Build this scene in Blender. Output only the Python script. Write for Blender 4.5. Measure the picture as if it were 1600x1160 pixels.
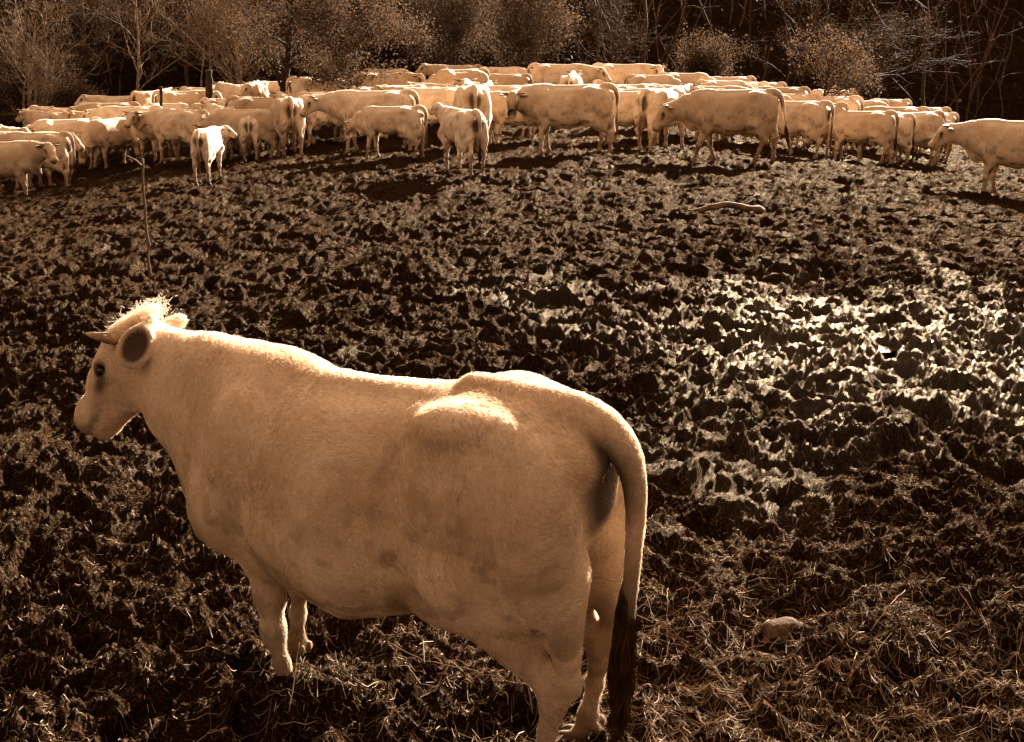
import bpy, math, random
import numpy as np
from mathutils import Vector, Matrix

for _o in list(bpy.data.objects):
    bpy.data.objects.remove(_o)
SC = bpy.context.scene
COL = SC.collection

# ------------------------------------------------------------------ camera
cam_data = bpy.data.cameras.new('camera')
cam_data.sensor_width = 36.0
cam_data.lens = 45.0
cam_data.clip_start = 0.1
cam_data.clip_end = 2000.0
cam = bpy.data.objects.new('camera', cam_data)
cam.location = (0.0, 0.0, 2.5)
cam.rotation_euler = (math.radians(90 - 14.98), 0, 0)
COL.objects.link(cam)
SC.camera = cam

# ------------------------------------------------------------------ light
SUN_ELEV = 21.0      # degrees above the horizon
SUN_AZ = 25.0        # degrees to the right of the view direction, behind the herd
world = bpy.data.worlds.new('World')
SC.world = world
world.use_nodes = True
wn = world.node_tree.nodes
wl = world.node_tree.links
sky = wn.new('ShaderNodeTexSky')
sky.sky_type = 'NISHITA'
sky.sun_disc = False
sky.sun_elevation = math.radians(SUN_ELEV)
sky.sun_rotation = math.radians(SUN_AZ)
sky.air_density = 1.0
sky.dust_density = 0.7
bw = wn.new('ShaderNodeRGBToBW')
wl.new(sky.outputs[0], bw.inputs[0])
toned = wn.new('ShaderNodeMixRGB')       # the photograph is toned sepia: the sky's light is toned as a whole
toned.blend_type = 'MULTIPLY'
toned.inputs[0].default_value = 1.0
toned.inputs[2].default_value = (0.80, 0.555, 0.38, 1)
wl.new(bw.outputs[0], toned.inputs[1])
bg = wn['Background']
bg.inputs[1].default_value = 0.092
wl.new(toned.outputs[0], bg.inputs[0])

sun_data = bpy.data.lights.new('sun', 'SUN')
sun_data.energy = 5.0
sun_data.angle = math.radians(0.5)
sun_data.color = (1.0, 0.91, 0.80)
sun = bpy.data.objects.new('sun', sun_data)
sd = Vector((math.sin(math.radians(SUN_AZ)) * math.cos(math.radians(SUN_ELEV)),
             math.cos(math.radians(SUN_AZ)) * math.cos(math.radians(SUN_ELEV)),
             math.sin(math.radians(SUN_ELEV))))
sun.rotation_euler = sd.to_track_quat('Z', 'Y').to_euler()
sun.location = sd * 50
COL.objects.link(sun)
SC.view_settings.view_transform = 'Standard'
SC.view_settings.look = 'None'
SC.view_settings.gamma = 1.0
SC.view_settings.use_curve_mapping = False
SC.view_settings.exposure = 3.42

SC.cycles.use_denoising = True
SC.cycles.use_adaptive_sampling = False

# ------------------------------------------------------------------ helpers
def prop(o, label=None, cat=None, group=None, kind=None):
    if label: o['label'] = label
    if cat: o['category'] = cat
    if group: o['group'] = group
    if kind: o['kind'] = kind
    return o

def mesh_np(name, verts, faces, smooth=True):
    """faces: (n,3) or (n,4) int array"""
    me = bpy.data.meshes.new(name)
    verts = np.asarray(verts, np.float32); faces = np.asarray(faces, np.int32)
    k = faces.shape[1]
    me.vertices.add(len(verts)); me.vertices.foreach_set('co', verts.ravel())
    me.loops.add(faces.size); me.loops.foreach_set('vertex_index', faces.ravel())
    me.polygons.add(len(faces))
    me.polygons.foreach_set('loop_start', np.arange(0, faces.size, k, dtype=np.int32))
    me.update(calc_edges=True)
    me.polygons.foreach_set('use_smooth', np.full(len(faces), smooth, dtype=bool))
    me.update()
    return me

def add(name, me, mat=None, parent=None):
    o = bpy.data.objects.new(name, me)
    COL.objects.link(o)
    if mat is not None and me is not None and not me.materials:
        me.materials.append(mat)
    if parent is not None: o.parent = parent
    return o

def empty(name, loc=(0, 0, 0), rz=0.0, sc=1.0):
    o = bpy.data.objects.new(name, None)
    o.location = loc; o.rotation_euler = (0, 0, rz); o.scale = (sc, sc, sc)
    o.empty_display_size = 0.2
    COL.objects.link(o)
    return o

def hash2(ix, iy, seed):
    n = (ix.astype(np.int64) * 374761393 + iy.astype(np.int64) * 668265263 + seed * 1442695041) & 0xFFFFFFFF
    n = ((n ^ (n >> 13)) * 1274126177) & 0xFFFFFFFF
    n = ((n ^ (n >> 16)) * 2246822519) & 0xFFFFFFFF
    return ((n ^ (n >> 15)) & 0xFFFFFF) / float(0x1000000)

def vnoise(x, y, seed=0):
    ix = np.floor(x); iy = np.floor(y)
    fx = x - ix; fy = y - iy
    fx = fx * fx * fx * (fx * (fx * 6 - 15) + 10); fy = fy * fy * fy * (fy * (fy * 6 - 15) + 10)
    ix = ix.astype(np.int64); iy = iy.astype(np.int64)
    a = hash2(ix, iy, seed); b = hash2(ix + 1, iy, seed)
    c = hash2(ix, iy + 1, seed); d = hash2(ix + 1, iy + 1, seed)
    return (a + (b - a) * fx) * (1 - fy) + (c + (d - c) * fx) * fy      # 0..1

def sstep(a, b, x):
    t = np.clip((x - a) / (b - a), 0, 1)
    return t * t * (3 - 2 * t)

# ------------------------------------------------------------------ terrain
def base_z(x, y):
    """the low mound the herd stands on"""
    x = np.asarray(x, float); y = np.asarray(y, float)
    return -3.0 * (1 - np.exp(-((x - 1.0) / 17.8) ** 2)) - 0.28 * np.exp(-((y - 33.5) / 5.0) ** 2) \
        + 0.32 * (1 / (1 + np.exp(-(y - 40.0) / 2.0))) * (1 / (1 + np.exp((x + 5.0) / 2.0)))

def pocks(x, y, cell, seed, rmin, rmax, dmin, dmax, rim):
    """hoof prints: jittered pits with a squeezed-up rim"""
    h = np.zeros_like(x)
    ix = np.floor(x / cell).astype(np.int64); iy = np.floor(y / cell).astype(np.int64)
    for dx in (-1, 0, 1):
        for dy in (-1, 0, 1):
            jx = ix + dx; jy = iy + dy
            cx = (jx + hash2(jx, jy, seed)) * cell
            cy = (jy + hash2(jx, jy, seed + 1)) * cell
            r = rmin + (rmax - rmin) * hash2(jx, jy, seed + 2)
            dep = dmin + (dmax - dmin) * hash2(jx, jy, seed + 3)
            an = hash2(jx, jy, seed + 4) * 6.283
            ex = 0.72 + 0.5 * hash2(jx, jy, seed + 5)
            ux = x - cx; uy = y - cy
            ca = np.cos(an); sa = np.sin(an)
            px = (ux * ca + uy * sa) * ex; py = (-ux * sa + uy * ca) / ex
            q = np.sqrt(px * px + py * py) / r
            pit = 1 - sstep(0.45, 1.0, q)
            lip = np.exp(-((q - 1.15) / 0.22) ** 2)
            h = np.minimum(h, -dep * pit) + np.where(q < 1.8, rim * dep * lip, 0)
    return h

def mud_h(x, y):
    """relief of the trampled mud"""
    x = np.asarray(x, float); y = np.asarray(y, float)
    wx = x + 0.16 * (vnoise(x * 3.7, y * 3.7, 11) - .5) + 0.05 * (vnoise(x * 12, y * 12, 15) - .5)
    wy = y + 0.16 * (vnoise(x * 3.7, y * 3.7, 12) - .5) + 0.05 * (vnoise(x * 12, y * 12, 16) - .5)
    h = 0.14 * (vnoise(x * 0.7, y * 0.7, 1) - .5) + 0.13 * (vnoise(x * 2.1, y * 2.1, 2) - .5) + 0.06 * (vnoise(x * 4.6, y * 4.6, 9) - .5)
    h += pocks(wx, wy, 0.36, 20, 0.07, 0.16, 0.03, 0.16, 0.32)
    h += 0.8 * pocks(wx + 3.3, wy + 1.7, 0.27, 40, 0.05, 0.11, 0.02, 0.10, 0.35)
    h -= 0.7 * pocks(wx + 7.3, wy + 5.7, 0.23, 60, 0.05, 0.11, 0.0, 0.09, 0.0)        # clods
    h -= 0.6 * pocks(wx * 1.05 + 2.3, wy + 9.7, 0.105, 80, 0.015, 0.042, 0.0, 0.035, 0.0)
    rough = 0.65 + 0.8 * vnoise(x * 0.9, y * 0.9, 3)
    r1 = 1 - np.abs(2 * vnoise(wx * 7, wy * 7, 4) - 1)
    r2 = 1 - np.abs(2 * vnoise(wx * 15 + 3, wy * 15, 5) - 1)
    r3 = 1 - np.abs(2 * vnoise(wx * 29, wy * 29 + 7, 6) - 1)
    r4 = 1 - np.abs(2 * vnoise(x * 57 + 5, y * 57, 7) - 1)
    r5 = vnoise(x * 105, y * 105, 8)
    h += rough * (0.056 * (r1 - .5) + 0.042 * (r2 - .5) + 0.029 * (r3 - .5) + 0.017 * (r4 - .5) + 0.010 * (r5 - .5))
    return h * (.92 - .14 * sstep(12.0, 21.0, y))          # flatter where the whole herd has been treading

HUMPS = [(-0.93, 4.32, .30, .20), (-1.2, 4.75, .35, .10)]      # mud heaped round the cow's sunken forefeet: x, y, radius, height
def humps(x, y):
    z = 0.0
    for gx, gy, gr, gh in HUMPS:
        z = z + gh * np.exp(-(((x - gx) ** 2 + (y - gy) ** 2) / gr ** 2))
    return z

def ground_z(x, y):
    return base_z(x, y) + mud_h(x, y) + humps(x, y)
# ------------------------------------------------------------------ cattle: bodies are one continuous surface from a blended distance field
class Vol:
    def __init__(s, lo, hi, h):
        s.h = h; s.lo = np.array(lo, np.float32)
        s.n = np.ceil((np.array(hi) - np.array(lo)) / h).astype(int) + 1
        s.ax = [s.lo[i] + h * np.arange(s.n[i], dtype=np.float32) for i in range(3)]
        s.d = np.full(tuple(s.n), 9.0, np.float32)
    def _sl(s, lo, hi):
        a = np.clip(np.floor((np.array(lo) - s.lo) / s.h).astype(int), 0, s.n - 1)
        b = np.clip(np.ceil((np.array(hi) - s.lo) / s.h).astype(int) + 1, 1, s.n)
        sl = tuple(slice(a[i], max(b[i], a[i] + 1)) for i in range(3))
        X = s.ax[0][sl[0]][:, None, None]; Y = s.ax[1][sl[1]][None, :, None]; Z = s.ax[2][sl[2]][None, None, :]
        return sl, X, Y, Z
    def _join(s, sl, e, k, sub=False):
        a = s.d[sl]
        if sub:
            e = -e
            hh = np.maximum(k - np.abs(a - e), 0) / k
            s.d[sl] = np.maximum(a, e) + hh * hh * k * .25
        else:
            hh = np.maximum(k - np.abs(a - e), 0) / k
            s.d[sl] = np.minimum(a, e) - hh * hh * k * .25
    def cone(s, a, b, r1, r2, k=0.05, sub=False):
        a = np.array(a, float); b = np.array(b, float)
        m = max(r1, r2) + k + 4 * s.h
        sl, X, Y, Z = s._sl(np.minimum(a, b) - m, np.maximum(a, b) + m)
        ab = b - a; L = float(ab @ ab) + 1e-9
        t = np.clip(((X - a[0]) * ab[0] + (Y - a[1]) * ab[1] + (Z - a[2]) * ab[2]) / L, 0, 1)
        e = np.sqrt((X - a[0] - t * ab[0]) ** 2 + (Y - a[1] - t * ab[1]) ** 2 + (Z - a[2] - t * ab[2]) ** 2) - (r1 + t * (r2 - r1))
        s._join(sl, e.astype(np.float32), k, sub)
    def ell(s, c, r, k=0.05, R=None, sub=False):
        c = np.array(c, float); r = np.array(r, float)
        R = np.eye(3) if R is None else np.array(R, float)      # rows: the ellipsoid's axes
        ext = np.sqrt(((R * r[:, None]) ** 2).sum(0)) + k + 4 * s.h
        sl, X, Y, Z = s._sl(c - ext, c + ext)
        q = [((X - c[0]) * R[i, 0] + (Y - c[1]) * R[i, 1] + (Z - c[2]) * R[i, 2]) / r[i] for i in range(3)]
        k0 = np.sqrt(q[0] ** 2 + q[1] ** 2 + q[2] ** 2)
        k1 = np.sqrt((q[0] / r[0]) ** 2 + (q[1] / r[1]) ** 2 + (q[2] / r[2]) ** 2) + 1e-6
        s._join(sl, (k0 * (k0 - 1) / k1).astype(np.float32), k, sub)
    def loft(s, st, k=0.05):
        """st rows: x, ztop, zbottom, half width, exponent of the section"""
        st = np.array(st, float)
        sl, X, Y, Z = s._sl((st[0, 0] - .1, -st[:, 3].max() - .2, st[:, 2].min() - .2), (st[-1, 0] + .1, st[:, 3].max() + .2, st[:, 1].max() + .2))
        xs = s.ax[0][sl[0]].astype(float)
        def ip(col):
            f = np.interp(np.linspace(st[0, 0], st[-1, 0], 400), st[:, 0], st[:, col])
            kk = np.exp(-np.linspace(-2, 2, 31) ** 2); kk /= kk.sum()
            g = np.convolve(np.pad(f, 15, mode='edge'), kk, mode='valid')
            return np.interp(xs, np.linspace(st[0, 0], st[-1, 0], 400), g)[:, None, None]
        zt, zb, w, p = ip(1), ip(2), ip(3), ip(4)
        c = (zt + zb) / 2; hh = (zt - zb) / 2
        wide = 0.62                                            # widest below the middle
        tz = (Z - c) / hh
        ww = w * (1 - 0.07 * tz)
        q = (np.abs(Y / ww) ** p + np.abs(tz) ** p) ** (1 / p)
        e = (q - 1) * np.minimum(w, hh) * 0.85
        over = np.maximum(np.maximum(st[0, 0] - X, X - st[-1, 0]), 0)
        e = np.where(over > 0, np.sqrt(np.maximum(e, 0) ** 2 + over ** 2), e)
        s._join(sl, e.astype(np.float32), k)
    def mesh(s, relax=2):
        d = s.d; h = s.h; S = d < 0
        nx, ny, nz = d.shape
        cs = np.zeros((nx - 1, ny - 1, nz - 1), np.uint8)
        for a in (0, 1):
            for b in (0, 1):
                for c in (0, 1):
                    cs += S[a:nx - 1 + a, b:ny - 1 + b, c:nz - 1 + c]
        mix = (cs > 0) & (cs < 8)
        cells = np.argwhere(mix)
        idx = np.full(mix.shape, -1, np.int64); idx[mix] = np.arange(len(cells))
        acc = np.zeros((len(cells), 3)); cnt = np.zeros(len(cells))
        cor = [(a, b, c) for a in (0, 1) for b in (0, 1) for c in (0, 1)]
        for i, A in enumerate(cor):
            for B in cor[i + 1:]:
                if sum(abs(A[j] - B[j]) for j in range(3)) != 1: continue
                da = d[cells[:, 0] + A[0], cells[:, 1] + A[1], cells[:, 2] + A[2]]
                db = d[cells[:, 0] + B[0], cells[:, 1] + B[1], cells[:, 2] + B[2]]
                m = (da < 0) != (db < 0)
                t = da[m] / (da[m] - db[m])
                acc[m] += np.array(A) + t[:, None] * (np.array(B) - np.array(A)); cnt[m] += 1
        P = cells + acc / cnt[:, None]
        F = []
        for ax in range(3):
            o1, o2 = [(1, 2), (2, 0), (0, 1)][ax]
            sa = [slice(1, -1)] * 3; sb = [slice(1, -1)] * 3
            sa[ax] = slice(0, -1); sb[ax] = slice(1, None)
            A = S[tuple(sa)]; B = S[tuple(sb)]
            e = np.argwhere(A != B)
            off = np.ones(3, int); off[ax] = 0
            g = e + off
            flip = A[A != B]
            u = np.zeros(3, int); u[o1] = 1; v = np.zeros(3, int); v[o2] = 1
            def at(q): return idx[q[:, 0], q[:, 1], q[:, 2]]
            quad = np.stack([at(g - u - v), at(g - v), at(g), at(g - u)], 1)
            quad[~flip] = quad[~flip][:, ::-1]
            F.append(quad)
        F = np.concatenate(F); F = F[(F >= 0).all(1)]
        gr = None
        for _ in range(relax):
            sm = np.zeros_like(P); n = np.zeros(len(P))
            for a, b in ((0, 1), (1, 2), (2, 3), (3, 0)):
                np.add.at(sm, F[:, a], P[F[:, b]]); np.add.at(sm, F[:, b], P[F[:, a]])
                np.add.at(n, F[:, a], 1); np.add.at(n, F[:, b], 1)
            P = 0.35 * P + 0.65 * sm / np.maximum(n, 1)[:, None]
            for _2 in range(2):
                v, G = s._tri(P)
                gl = (G * G).sum(1) + 1e-9
                stepv = np.clip(v / gl, -0.6 / 1, 0.6)
                P = P - stepv[:, None] * G
        return P * h + s.lo, F
    def _tri(s, P):
        i = np.clip(np.floor(P).astype(int), 0, s.n - 2); f = P - i
        d = s.d
        c = {}
        for a in (0, 1):
            for b in (0, 1):
                for e in (0, 1):
                    c[a, b, e] = np.clip(d[i[:, 0] + a, i[:, 1] + b, i[:, 2] + e] / s.h, -3, 3)
        fx, fy, fz = f.T
        def L(a, b, t): return a + (b - a) * t
        x00 = L(c[0,0,0], c[1,0,0], fx); x10 = L(c[0,1,0], c[1,1,0], fx); x01 = L(c[0,0,1], c[1,0,1], fx); x11 = L(c[0,1,1], c[1,1,1], fx)
        v = L(L(x00, x10, fy), L(x01, x11, fy), fz)
        gz = L(x01, x11, fy) - L(x00, x10, fy)
        gy = L(x10, x11, fz) - L(x00, x01, fz)
        gx = L(L(c[1,0,0] - c[0,0,0], c[1,1,0] - c[0,1,0], fy), L(c[1,0,1] - c[0,0,1], c[1,1,1] - c[0,1,1], fy), fz)
        return v, np.stack([gx, gy, gz], 1)

def direc(yaw, pitch):
    y, p = math.radians(yaw), math.radians(pitch)
    return np.array([math.cos(p) * math.cos(y), math.cos(p) * math.sin(y), math.sin(p)])

def lerp(a, b, t): return np.array(a, float) * (1 - t) + np.array(b, float) * t

def build_cow(h, neck=(0, 20), head=(0, -50), legs=None, calf=0.0, bulk=1.0, tail=None, tail_r=1.0, neck_len=0.60,
              ears=None, udder=True, belly=0.0, head_s=1.0, flat=0.0, dip=0.0, rump=0.0, leg=.88, dirt_shade=1.0, hook=1.0, fold=False, hock=.49, crisp=0.0):
    """returns dict(verts, faces, dark, mud, and anchor points for horns, eyes and tail switch); x forward, y left, z up, metres"""
    V = Vol((-1.38, -0.62, -0.06), (1.75, 0.62, 1.95), h)
    cf = calf
    up = 0.10 * cf                       # calves: shallower trunk on longer legs
    T = [(-0.86, 1.20, 1.04, .05, 2.2), (-0.82, 1.27, .92, .15, 2.2), (-0.72, 1.335, .82, .235, 2.3), (-0.56, 1.385, .75, .285, 2.4),
         (-0.40, 1.395, .70, .315, 2.4), (-0.20, 1.365 - dip * .6, .60 - belly * .5, .345, 2.3), (0.05, 1.350 - dip, .545 - belly, .375, 2.2), (0.30, 1.350 - dip * .6, .600 - belly * .6, .355, 2.2),
         (0.48, 1.375, .66, .300, 2.2), (0.64, 1.355, .70, .245, 2.2), (0.76, 1.27, .72, .18, 2.1), (0.84, 1.14, .84, .09, 2.0)]
    T = [(x + rump * sstep(-.30, -.80, np.array(x)), zt, zb, w, p) for x, zt, zb, w, p in T]
    T2 = []
    for x, zt, zb, w, p in T:
        zb2 = zb + (zt - zb) * 0.17 * cf
        T2.append((x * (1 - .06 * cf), zt, zb2, w * bulk * (1 - .24 * cf), p + flat))
    V.loft(T2, 0.04)
    B = bulk * (1 - .2 * cf)
    V.ell((.02, 0, 1.36 - dip), (.55, .035, .022), .10)                      # ridge of the spine
    for sg in (1, -1):
        V.ell((-.40, sg * .24 * B, 1.31), (.10, .065, .055 * hook), .13 - .025 * crisp)       # hook bones
        V.ell((-.79 + rump, sg * .115 * B, 1.19), (.07, .06, .07), .08)         # pin bones
        V.ell((.46, sg * (.200 + .016 * crisp) * B, 1.04), (.16, .115 * B, .28), .07 - .035 * crisp)      # shoulder
        V.ell((.58, sg * .195 * B, .86), (.14, .10, .16), .06)
        V.ell((-.57 + rump * .8, sg * .205 * B, 1.00), (.27, .125 * B, .34), .055)     # thigh
        V.ell((-.66 + rump, sg * .165 * B, .88), (.165, .125 * B, .30), .08)
        V.ell((-.36, sg * .245 * B, .80), (.14, .085, .17), .06)          # stifle
    if crisp:
        V.cone((-.34, 0, 1.388), (-.72, 0, 1.362), .030, .040, .05)          # ridge of the sacrum
        for sg in (1, -1):
            V.cone((.66, sg * .315, 1.22), (.735, sg * .285, 1.05), .05, .05, .04, sub=True)   # groove between neck and shoulder
            V.cone((.735, sg * .285, 1.05), (.75, sg * .255, .92), .05, .045, .04, sub=True)
            V.cone((.30, sg * .405, 1.12), (.28, sg * .43, .82), .05, .05, .05, sub=True)       # hollow behind the shoulder
    V.ell((.74, 0, .84), (.13, .11, .17), .12)                           # brisket
    lg = dict(fl=(0, 0), fr=(0, 0), hl=(0, 0), hr=(0, 0))
    if legs: lg.update(legs)
    rl = leg * (1.0 - .10 * cf)
    feet = {}
    for key, sg in (('fl', 1), ('fr', -1)):
        dx, lift = lg[key]
        y = sg * .185 * (1 - .15 * cf)
        sh = np.array((.55, y, .84)); el = np.array((.46 + .25 * dx, y, .70 + up * .3)); kn = np.array((.50 + .62 * dx + .10 * lift, y, .40 + .25 * lift))
        ft = np.array((.49 + dx, y, .135 + lift * .6)); ho = np.array((.53 + dx, y, .035 + lift * .6))
        V.cone(sh, el, .135, .105 * rl, .08)
        V.cone(el, lerp(el, kn, .55), .112 * rl, .072 * rl, .06)
        V.cone(lerp(el, kn, .5), kn, .072 * rl, .054 * rl, .05)
        V.ell(kn, (.058 * rl, .056 * rl, .075 * rl), .03)
        V.cone(kn, lerp(kn, ft, .5), .048 * rl, .038 * rl, .04)
        V.cone(lerp(kn, ft, .5), ft, .038 * rl, .043 * rl, .03)
        V.ell(ft, (.05 * rl, .049 * rl, .05), .03)
        V.cone(ft, ho, .044 * rl, .052 * rl, .02)
        for c2 in (1, -1):
            V.ell(ho + np.array((.02, c2 * .024, .0)), (.062, .028, .048), .012)
            V.ell(ft + np.array((-.045, c2 * .025, -.01)), (.014, .012, .02), .015)
        feet[key] = ho
    for key, sg in (('hl', 1), ('hr', -1)):
        dx, lift = lg[key]
        y = sg * .185 * (1 - .15 * cf)
        st = np.array((-.43 + .15 * dx, sg * .205 * (1 - .2 * cf), .76)); hk = np.array((-.755 + .62 * dx, y, hock + up * .3 + .15 * lift))
        ft = np.array((-.715 + dx, y, .14 + lift * .5)); ho = np.array((-.67 + dx, y, .035 + lift * .5))
        V.cone(st, lerp(st, hk, .55), .150 * B ** .5, .098 * rl, .08)
        V.cone(lerp(st, hk, .5), hk, .098 * rl, .058 * rl, .045)
        V.cone((-.78 + rump + .2 * dx, sg * .16, .84), hk + np.array((-.055, 0, .05)), .080 * B ** .5, .028, .075)
        V.ell(hk + np.array((-.062, 0, .045)), (.032, .028, .045), .025)
        V.ell(hk, (.066 * rl, .052 * rl, .08), .03)
        V.cone(hk, lerp(hk, ft, .5), .056 * rl, .040 * rl, .04)
        V.cone(lerp(hk, ft, .5), ft, .040 * rl, .044 * rl, .03)
        V.ell(ft, (.05 * rl, .049 * rl, .05), .03)
        V.cone(ft, ho, .044 * rl, .052 * rl, .02)
        for c2 in (1, -1):
            V.ell(ho + np.array((.02, c2 * .024, .0)), (.062, .028, .048), .012)
            V.ell(ft + np.array((-.045, c2 * .025, -.01)), (.014, .012, .02), .015)
        feet[key] = ho
    if fold:                                                   # loose skin between ribs and thigh
        for sg in (1, -1):
            pts_ = [(-.23, .330, 1.25), (-.205, .366, 1.12), (-.20, .384, .98), (-.225, .388, .84), (-.28, .372, .74)]
            for p, q in zip(pts_[:-1], pts_[1:]):
                V.cone((p[0], sg * p[1], p[2]), (q[0], sg * q[1], q[2]), .050, .050, .03, sub=True)
    if udder:
        V.ell((-.34, 0, .66 - belly * .3), (.19, .125, .12), .06)
        for a in (-.05, .06):
            for b in (-.06, .06):
                V.cone((-.34 + a, b, .57 - belly * .3), (-.34 + a, b, .52 - belly * .3), .016, .013, .03)
    # neck and head
    ny, npit = neck
    N0 = np.array((.60, 0, 1.10)); L = neck_len * (1 - .12 * cf)
    d1 = direc(ny * .45, npit * .85); d2 = direc(ny, npit)
    N1 = N0 + d1 * L * .5; P0 = N1 + d2 * L * .5
    a = direc(*head)
    hs = (1.0 - .22 * cf) * head_s
    n = np.array((0, 0, 1.0)) - a * a[2]; n /= np.linalg.norm(n)
    s_ = np.cross(n, a)                                                # the animal's left
    R = np.stack([a, n, s_])
    poll = P0 + n * .10 * hs
    def H(u, v, w): return poll + (a * u + n * v + s_ * w) * hs
    sl = np.cross(np.array((0, 0, 1.0)), d2); sl /= np.linalg.norm(sl)
    un = np.cross(d2, sl)
    nb = (1 - .25 * cf) * bulk
    V.cone((.46, 0, 1.22), lerp(N0, N1, .9) + un * .085, .15 * nb, .125 * nb, .12)          # crest
    V.cone(lerp(N0, N1, .9) + un * .085, H(.03, -.10, 0), .125 * nb, .098 * nb, .08)
    V.cone((.60, 0, .98), N1 - un * .085, .215 * nb, .155 * nb, .12)                       # throat side
    V.cone(N1 - un * .085, H(.08, -.215, 0), .155 * nb, .092 * nb, .09)
    V.cone((.76, 0, .74), N1 - un * .19, .055, .035, .10)                                  # dewlap
    V.cone(N1 - un * .19, H(.17, -.25, 0), .035, .025, .08)
    V.ell(H(.10, -.075, 0), np.array((.155, .092, .105)) * hs, .05, R)
    V.cone(H(.08, -.03, 0), H(.26, -.05, 0), .078 * hs, .070 * hs, .05)
    V.cone(H(.18, -.085, 0), H(.40, -.088, 0), .100 * hs, .077 * hs, .06)
    V.ell(H(.450, -.088, 0), np.array((.076, .074, .086)) * hs, .045, R)
    V.ell(H(.44, -.158, 0), np.array((.066, .038, .056)) * hs, .022, R)                    # lower lip and chin
    for w in (1, -1):
        V.cone(H(.07, -.245, w * .045), H(.41, -.150, w * .030), .052 * hs, .032 * hs, .05)
        V.ell(H(.13, -.160, w * .062), np.array((.125, .110, .040)) * hs, .05, R)           # cheek
        V.ell(H(.155, -.028, w * .088), np.array((.045, .022, .026)) * hs, .035, R)         # brow
        V.ell(H(.180, -.052, w * .112), np.array((.030, .020, .016)) * hs, .018, R, sub=True)
        V.ell(H(.185, -.053, w * .094), np.array((.024, .021, .020)) * hs, .008, R)
        V.ell(H(.512, -.060, w * .040), np.array((.018, .014, .016)) * hs, .010, R, sub=True)
        # ear: a cupped leaf leaving the side of the poll
        e = (ears or {}).get(w, dict(dirn=(-.15, -.22, 1.0), face=(.55, -.25, -.25)))
        ed = np.array(e['dirn'], float); ed = a * ed[0] + n * ed[1] + s_ * ed[2] * w; ed /= np.linalg.norm(ed)
        ef = np.array(e['face'], float); ef = a * ef[0] + n * ef[1] + s_ * ef[2] * w
        ef -= ed * (ef @ ed); ef /= np.linalg.norm(ef)
        ew = np.cross(ef, ed)
        es = hs * e.get('size', 1.0)
        root = H(*e.get('root', (.015, -.085)), w * .095)
        c = root + ed * .105 * es
        ER = np.stack([ed, ew, ef])
        V.cone(root - ed * .02 - s_ * w * .03, root + ed * .06 * es, .018 * es, .026 * es, .04)
        V.ell(c, np.array((.105, .060 * e.get('wide', 1.0), .024)) * es, .02, ER)
        V.ell(c + ef * .022 * es, np.array((.085, .044 * e.get('wide', 1.0), .024)) * es, .008, ER, sub=True)
        e['_c'] = c + ef * .006 * es; e['_R'] = ER; e['_s'] = es * np.array((.088, .046 * e.get('wide', 1.0), .03))
        if ears is None: ears = {}
        ears[w] = dict(e)
    # tail
    tl = tail or [(-.66, 0, 1.375, .055), (-.80, 0, 1.385, .052), (-.90, 0, 1.33, .044), (-.945, 0, 1.20, .034), (-.945, 0, 1.0, .027), (-.935, 0, .80, .022), (-.93, 0, .66, .019)]
    ta = np.array(tl, float); ti_ = np.linspace(0, len(ta) - 1, 5 * len(ta))
    fine_t = np.stack([np.interp(ti_, np.arange(len(ta)), ta[:, i]) for i in range(4)], 1)
    for _ in range(6):
        fine_t[1:-1] = .25 * fine_t[:-2] + .5 * fine_t[1:-1] + .25 * fine_t[2:]
    for p, q in zip(fine_t[:-1], fine_t[1:]):
        V.cone(p[:3], q[:3], p[3] * tail_r, q[3] * tail_r, .022)
    P, F = V.mesh(2)
    P = P.astype(np.float64)
    # what the coat is like where: dark skin, dried mud and some painted shade
    dark = np.zeros(len(P))
    def blob(c, r, RR=np.eye(3), soft=.5):
        q = np.sqrt(((((P - c) @ np.asarray(RR).T) / np.asarray(r)) ** 2).sum(1))
        return 1 - sstep(1 - soft, 1 + soft, q)
    for w in (1, -1):
        e = ears[w]
        dark = np.maximum(dark, .95 * blob(e['_c'], e['_s'], e['_R'], .25) * ((P - e['_c']) @ e['_R'][2] > -.010))
        dark = np.maximum(dark, 1.0 * blob(H(.18, -.05, w * .105), np.array((.043, .031, .04)) * hs, R, .45))
        dark = np.maximum(dark, .85 * blob(H(.225, -.080, w * .10), np.array((.060, .028, .05)) * hs, R, .6))
        dark = np.maximum(dark, .9 * blob(H(.515, -.062, w * .04), np.array((.02, .018, .022)) * hs, R, .5))
    dark = np.maximum(dark, .72 * blob(H(.495, -.10, 0), np.array((.045, .07, .085)) * hs, R, .6))
    dark = np.maximum(dark, .9 * blob(H(.42, -.128, 0), np.array((.085, .016, .09)) * hs, R, .6))   # line of the mouth
    dark = np.maximum(dark, .85 * blob((-.84 + rump, 0, 1.12), (.13, .12, .17), soft=.3))  # dark skin under the tail, with the hollow's shade painted in
    for f in feet.values():
        dark = np.maximum(dark, .9 * (1 - sstep(.06, .10, P[:, 2] - f[2] + .035)) * blob(f, (.14, .10, .10), soft=.3))
    xz = vnoise(P[:, 0] * 9 + 40, P[:, 2] * 9 + P[:, 1] * 7 + 40, 77)
    xz2 = vnoise(P[:, 0] * 27 + 40, P[:, 2] * 27 + P[:, 1] * 21 + 40, 78)
    mud = sstep(.62, .12, P[:, 2] + .34 * (xz - .5) + .16 * (xz2 - .5)) * .8
    mud = np.maximum(mud, dirt_shade * .60 * sstep(.56, .78, xz) * sstep(1.10, .60, P[:, 2]))  # dirt splashes; they also darken the lower body in place of shade
    mud = np.maximum(mud, dirt_shade * .45 * sstep(.60, .78, .6 * xz2 + .4 * xz) * sstep(1.30, .75, P[:, 2]))
    tz_ = tl[-1][2]
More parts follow.
